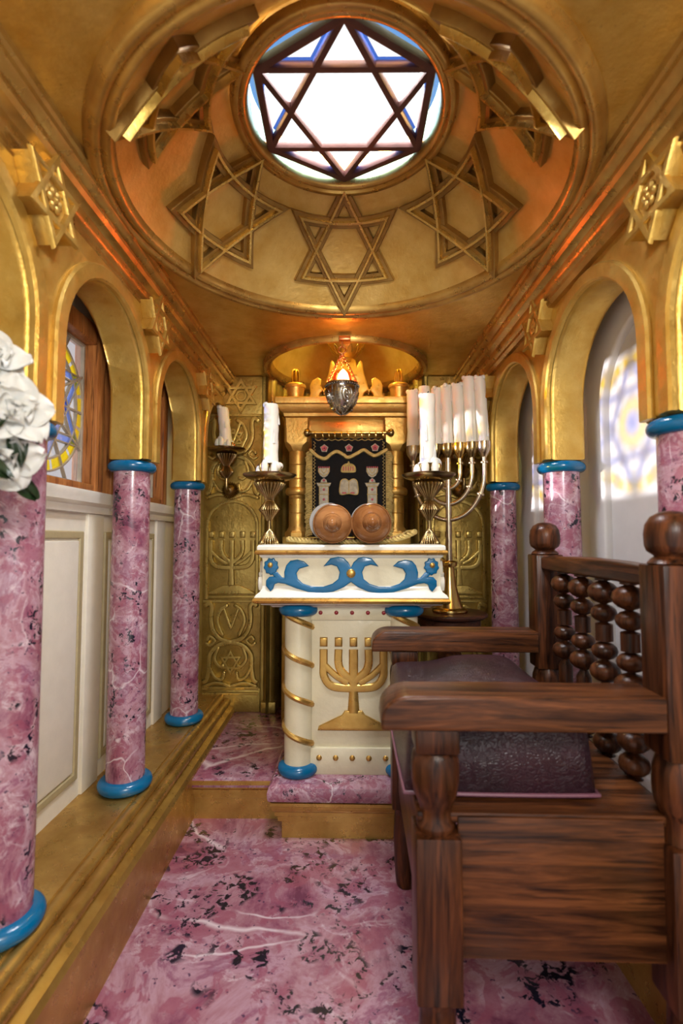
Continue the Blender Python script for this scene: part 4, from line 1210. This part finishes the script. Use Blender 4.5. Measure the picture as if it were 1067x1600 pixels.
# ------------------------------------------------------------------ armchair
# local frame: x = towards the back of the chair, y = away from viewer, z up
ch = thing('armchair', 'dark turned wooden armchair with spindle back at the right, facing left', 'chair', (.10, 1.28, 0), math.radians(-1.6))
def turned(mb, x, y, prof, seg=28): mb.lathe(prof, seg, T((x, y, 0)))
Wd = .90          # overall depth (arm outer faces 0 .. 1.03)
YA = (0.0, .885)  # arm near faces
lw = .115
for i, y0 in enumerate((.008, .90)):
    # front legs
    xc, yc = .135, y0 + lw / 2
    mb = MB()
    mb.box(xc - lw / 2, xc + lw / 2, yc - lw / 2, yc + lw / 2, .335, .735, .006)
    turned(mb, xc, yc, [(.045, .73), (.05, .745), (.05, .752), (.042, .765), (.042, .79), (.046, .805), (.056, .825), (.062, .86), (.062, .905), (.058, .925), (.05, .935)])
    mb.box(xc - lw / 2 + .002, xc + lw / 2 - .002, yc - lw / 2 + .002, yc + lw / 2 - .002, .938, 1.0, .006)
    turned(mb, xc, yc, [(.052, .34), (.05, .325), (.044, .31), (.046, .29), (.05, .2), (.044, .05), (.04, .012), (.036, 0.0)])
    obj('leg', mb, W_Z, ch)
    # back legs / posts
    xb = .70 + .055
    mb = MB(); yb = y0 - .01 + lw / 2
    mb.box(xb - lw / 2, xb + lw / 2, yb - lw / 2, yb + lw / 2, .33, .72, .006)
    turned(mb, xb, yb, [(.05, .715), (.048, .73), (.046, .75), (.046, .775), (.052, .79), (.061, .81), (.064, .85), (.062, .895), (.054, .92), (.05, .93)])
    mb.box(xb - lw / 2, xb + lw / 2, yb - lw / 2, yb + lw / 2, .93, 1.415, .006)
    turned(mb, xb, yb, [(.05, .335), (.046, .315), (.05, .2), (.044, .05), (.038, 0)])
    lg = obj('leg', mb, W_Z, ch)
    obj('finial', MB().lathe([(.05, 1.413), (.058, 1.418), (.05, 1.428), (.04, 1.436), (.046, 1.441), (.058, 1.45), (.063, 1.465), (.064, 1.495), (.06, 1.52), (.048, 1.54), (.028, 1.552), (.001, 1.556)], 32, T((xb, yb, 0))), W_Z, lg)
    # arm: bullnosed front
    prof = [(-.005, 1.0), (-.008, 1.012), (-.006, 1.03)] + [(.07 - .076 * math.cos(math.radians(a)), 1.03 + .056 * math.sin(math.radians(a))) for a in range(12, 91, 13)] + [(.70, 1.086), (.70, 1.0)]
    a0 = YA[i]
    mb = MB().plate([[(p[0], p[1]) for p in prof]], .145, .008, frame((0, a0 + .0725, 0), (1, 0, 0), (0, 0, 1)))
    obj('arm', mb, W_X, ch)
    # side panel
    yp = y0 + .03 if i == 0 else y0 + .06
    obj('side_panel', MB().box(xc + lw / 2 - .005, xb - lw / 2 + .005, yp, yp + .022, .43, .775, .004), W_X, ch)
obj('seat_board', MB().box(.085, .74, .045, .97, .755, .782, .005), W_X, ch)
obj('front_panel', MB().box(.10, .122, .10, .92, .43, .757, .004), W_Y, ch)
obj('back_rail', MB().box(.735, .775, .11, .91, .62, .757, .004), W_Y, ch)
mb = MB().plate([[(-.405, 1.352), (.405, 1.352), (.405, 1.405), (.2, 1.414), (0, 1.417), (-.2, 1.414), (-.405, 1.405)]], .07, .01, frame((.752, .506, 0), (0, 1, 0), (0, 0, 1)))
obj('top_rail', mb, W_Y, ch)
for k in range(4):
    y = .105 + .80 * (k + 1) / 5
    def bead(z, r, hh): return [(r * math.cos(math.radians(a)) if abs(a) < 80 else .02, z + hh * math.sin(math.radians(a))) for a in (-75, -50, -25, 0, 25, 50, 75)]
    pr = [(.024, .775)] + bead(.815, .044, .034) + bead(.882, .046, .033) + [(.026, .92), (.026, .985)] + bead(1.045, .048, .036) + bead(1.112, .041, .030) + [(.027, 1.145), (.027, 1.20)] + bead(1.236, .041, .031) + bead(1.305, .049, .038) + [(.025, 1.345), (.025, 1.36)]
    mb = MB(); turned(mb, .752, y, pr, 24)
    obj('spindle', mb, W_Z, ch)
# leather cushion
lc = thing('leather_cushion', 'dark purple leather cushion with pale piping on the wooden armchair', 'cushion', (.435, 1.79, .782), math.radians(-1.6))
vs = []; fs = []; N, M_ = 30, 40; hx, hy = .265, .405
def sq(u, p=14): return (1 - abs(u) ** p)
for side in (0, 1):
    for j in range(M_ + 1):
        for i in range(N + 1):
            u = -1 + 2 * i / N; v = -1 + 2 * j / M_
            e = (max(0, sq(u) * sq(v))) ** .28
            w = 1 + .05 * math.sin(u * 3 + v * 4) * e
            vs.append((u * hx * (1 - .02 * v * v) , v * hy * (1 - .015 * u * u), .012 + (0.195 * e * (.93 + .07 * w) + .018 * math.sin(u * 2.2 + .4) * e + .012 * noise.noise(Vector((u * 1.5, v * 1.5, 3))) * e if side else -.0115 * e)))
for side in (0, 1):
    o_ = side * (N + 1) * (M_ + 1)
    for j in range(M_):
        for i in range(N):
            a = o_ + j * (N + 1) + i; f = (a, a + 1, a + N + 2, a + N + 1); fs.append(f if side else f[::-1])
obj('pad', MB().add(vs, fs), LEATHER, lc, True, 80)
path = []
for t in range(120):
    q = t / 30; s_ = int(q); f = q - s_
    u, v = ((-1 + 2 * f, -1), (1, -1 + 2 * f), (1 - 2 * f, 1), (-1, 1 - 2 * f))[s_]
    path.append((u * hx * (1 - .02 * v * v), v * hy * (1 - .015 * u * u), .012))
q = obj('piping', MB().tube(path, .0055, 8, True), plain('piping_leather', (.16, .06, .09), .4), lc); q['label'] = 'pale pink piping'

# ------------------------------------------------------------------ white flowers at the left edge
def petal(mb, M, L_, W_, curl, cup):
    vs = []; fs = []; nu, nv = 8, 10
    for j in range(nv + 1):
        t = j / nv
        w = W_ * math.sin(PI * min(1, t * .86 + .1)) ** .7
        for i in range(nu + 1):
            s_ = -1 + 2 * i / nu
            x = s_ * w; r = L_ * t
            z = cup * (s_ * s_) * w + curl * t * t * L_ + .01 * math.sin(s_ * 5 + t * 4) * t
            vs.append((x, r, z))
    n1 = len(vs)
    vs += [(x, y, z - .003) for x, y, z in vs]
    for j in range(nv):
        for i in range(nu):
            a = j * (nu + 1) + i; f = (a, a + 1, a + nu + 2, a + nu + 1); fs.append(f); fs.append(tuple(q + n1 for q in f[::-1]))
    mb.add(vs, fs, M)
VX, VY = -1.005, 1.10
va = thing('flower_vase', 'pale vase on the left ledge holding the white flowers', 'vase', (VX, VY, ZP))
obj('body', MB().lathe([(.05, 0), (.055, .01), (.075, .10), (.085, .22), (.06, .36), (.045, .42), (.055, .48), (.05, .48), (.04, .42), (.05, .3), (.001, .05)], 36), VASE, va)
fl_pos = [((-.865, 1.19, 1.915), 'white flower at the left edge of the photo, topmost bloom', (.6, -.6, .45), 11),
          ((-.785, 1.17, 1.785), 'large white flower bloom at the left edge in front of the stained glass', (.55, -.75, .1), 12),
          ((-.825, 1.19, 1.675), 'white flower at the left edge of the photo, lowest bloom above the marble column', (.35, -.75, -.45), 13)]
for (loc, lb, nrm, sd) in fl_pos:
    rnd = random.Random(sd)
    o = thing('white_flower', lb, 'flower', loc, 0, 'white flowers at the left edge')
    Q = Vector(nrm).normalized().to_track_quat('Z', 'Y').to_matrix().to_4x4()
    for ring, (cnt, ln_, wd, tilt, cu_) in enumerate(((5, .082, .046, .3, .25), (4, .056, .036, .8, .4), (3, .034, .024, 1.2, .5))):
        for k in range(cnt):
            M = Q @ RZ(2 * PI * k / cnt + ring * .5 + rnd.uniform(-.2, .2)) @ RX(tilt + rnd.uniform(-.15, .15)) @ T((0, .006, ring * .004))
            mb = MB(); petal(mb, M, ln_ * rnd.uniform(.9, 1.1), wd, -.15, cu_)
            obj('petal', mb, PETAL, o, True, 80)
    for k in range(2):
        M = Q @ RZ(2.2 + 1.3 * k + rnd.uniform(-.3, .3)) @ RX(.1) @ T((0, .03, -.01 + .04 * (k == 0)))
        mb = MB(); petal(mb, M, .10, .022, -.2, .3)
        obj('leaf', mb, LEAF, o, True, 80)
    if sd == 12:
        for (lx, ly, lz, an) in ((-.055, -.085, .068, 1.9), (-.07, -.09, -.015, 1.5), (-.005, -.06, -.10, 2.4)):
            mb = MB(); petal(mb, T((lx - .05, ly, lz)) @ RY(.15) @ RX(PI / 2 - .25) @ RZ(-an + .35), .115, .022, -.1, .3)
            obj('leaf', mb, LEAF, o, True, 80)
    V = Vector((VX, VY, ZP + .25)) - Vector(loc)
    pts = smooth_path([(0, 0, 0), tuple(Vector((-.05, -.02, -.10)) - Vector(nrm) * .03), tuple(V * .5 + Vector((-.05, -.01, .05))), tuple(V)], 8)
    obj('stem', MB().tube(pts, .006, 8), STEM, o)

# ------------------------------------------------------------------ light
def light(name, typ, loc, energy, col, size=.1, rot=None, **kw):
    l = bpy.data.lights.new(name, typ); l.energy = energy; l.color = col
    if typ == 'AREA': l.shape = 'DISK'; l.size = size
    elif typ in ('POINT', 'SPOT'): l.shadow_soft_size = size
    elif typ == 'SUN': l.angle = size
    o = bpy.data.objects.new(name, l); COL.objects.link(o); o.location = loc
    if rot is not None: o.rotation_euler = rot
    return o
# low sun through the stained glass
d = Vector((1.0, .068, -.03)).normalized()
s_ = light('sun', 'SUN', (-4, 1.6, 2.3), 19.0, (1.0, .96, .9), .018)
s_.rotation_euler = d.to_track_quat('-Z', 'Y').to_euler()
light('skylight_daylight', 'AREA', (0, DY, 3.55), 170, (1.0, .98, .96), .9)
light('apse_lamp', 'POINT', (AX, 3.47, 3.09), 13, (1.0, .93, .28), .05)

dd = Vector((-.35, 2.5, 1.25)) - Vector((.45, -.6, 2.35))
light('front_fill', 'AREA', (.45, -.6, 2.35), 42, (1.0, .97, .93), .55, dd.to_track_quat('-Z', 'Y').to_euler())  # added fill lamp behind the camera, brightens the room from the front
w = bpy.data.worlds.new('world'); SC.world = w; w.use_nodes = True
bg = w.node_tree.nodes['Background']; bg.inputs[0].default_value = (1.0, .985, .95, 1); bg.inputs[1].default_value = 1.35

# ------------------------------------------------------------------ camera
f = 780.0
cam = bpy.data.cameras.new('camera'); co = bpy.data.objects.new('camera', cam); COL.objects.link(co); SC.camera = co
cam.sensor_fit = 'HORIZONTAL'; cam.sensor_width = 36; cam.lens = 36 * f / 1067
cam.clip_start = .02
pitch = math.atan(43 / f); yaw = math.atan(4.5 / f)
co.location = (0, 0, 1.48); co.rotation_euler = (PI / 2 + pitch, 0, yaw)
cam.dof.use_dof = True; cam.dof.focus_distance = 2.6; cam.dof.aperture_fstop = 2.4

SC.view_settings.view_transform = 'Standard'; SC.view_settings.look = 'None'
SC.view_settings.exposure = 0; SC.view_settings.gamma = 1
SC.cycles.max_bounces = 10; SC.cycles.diffuse_bounces = 6; SC.cycles.glossy_bounces = 5; SC.cycles.transparent_max_bounces = 16
SC.cycles.sample_clamp_indirect = 8
SC.cycles.use_denoising = True
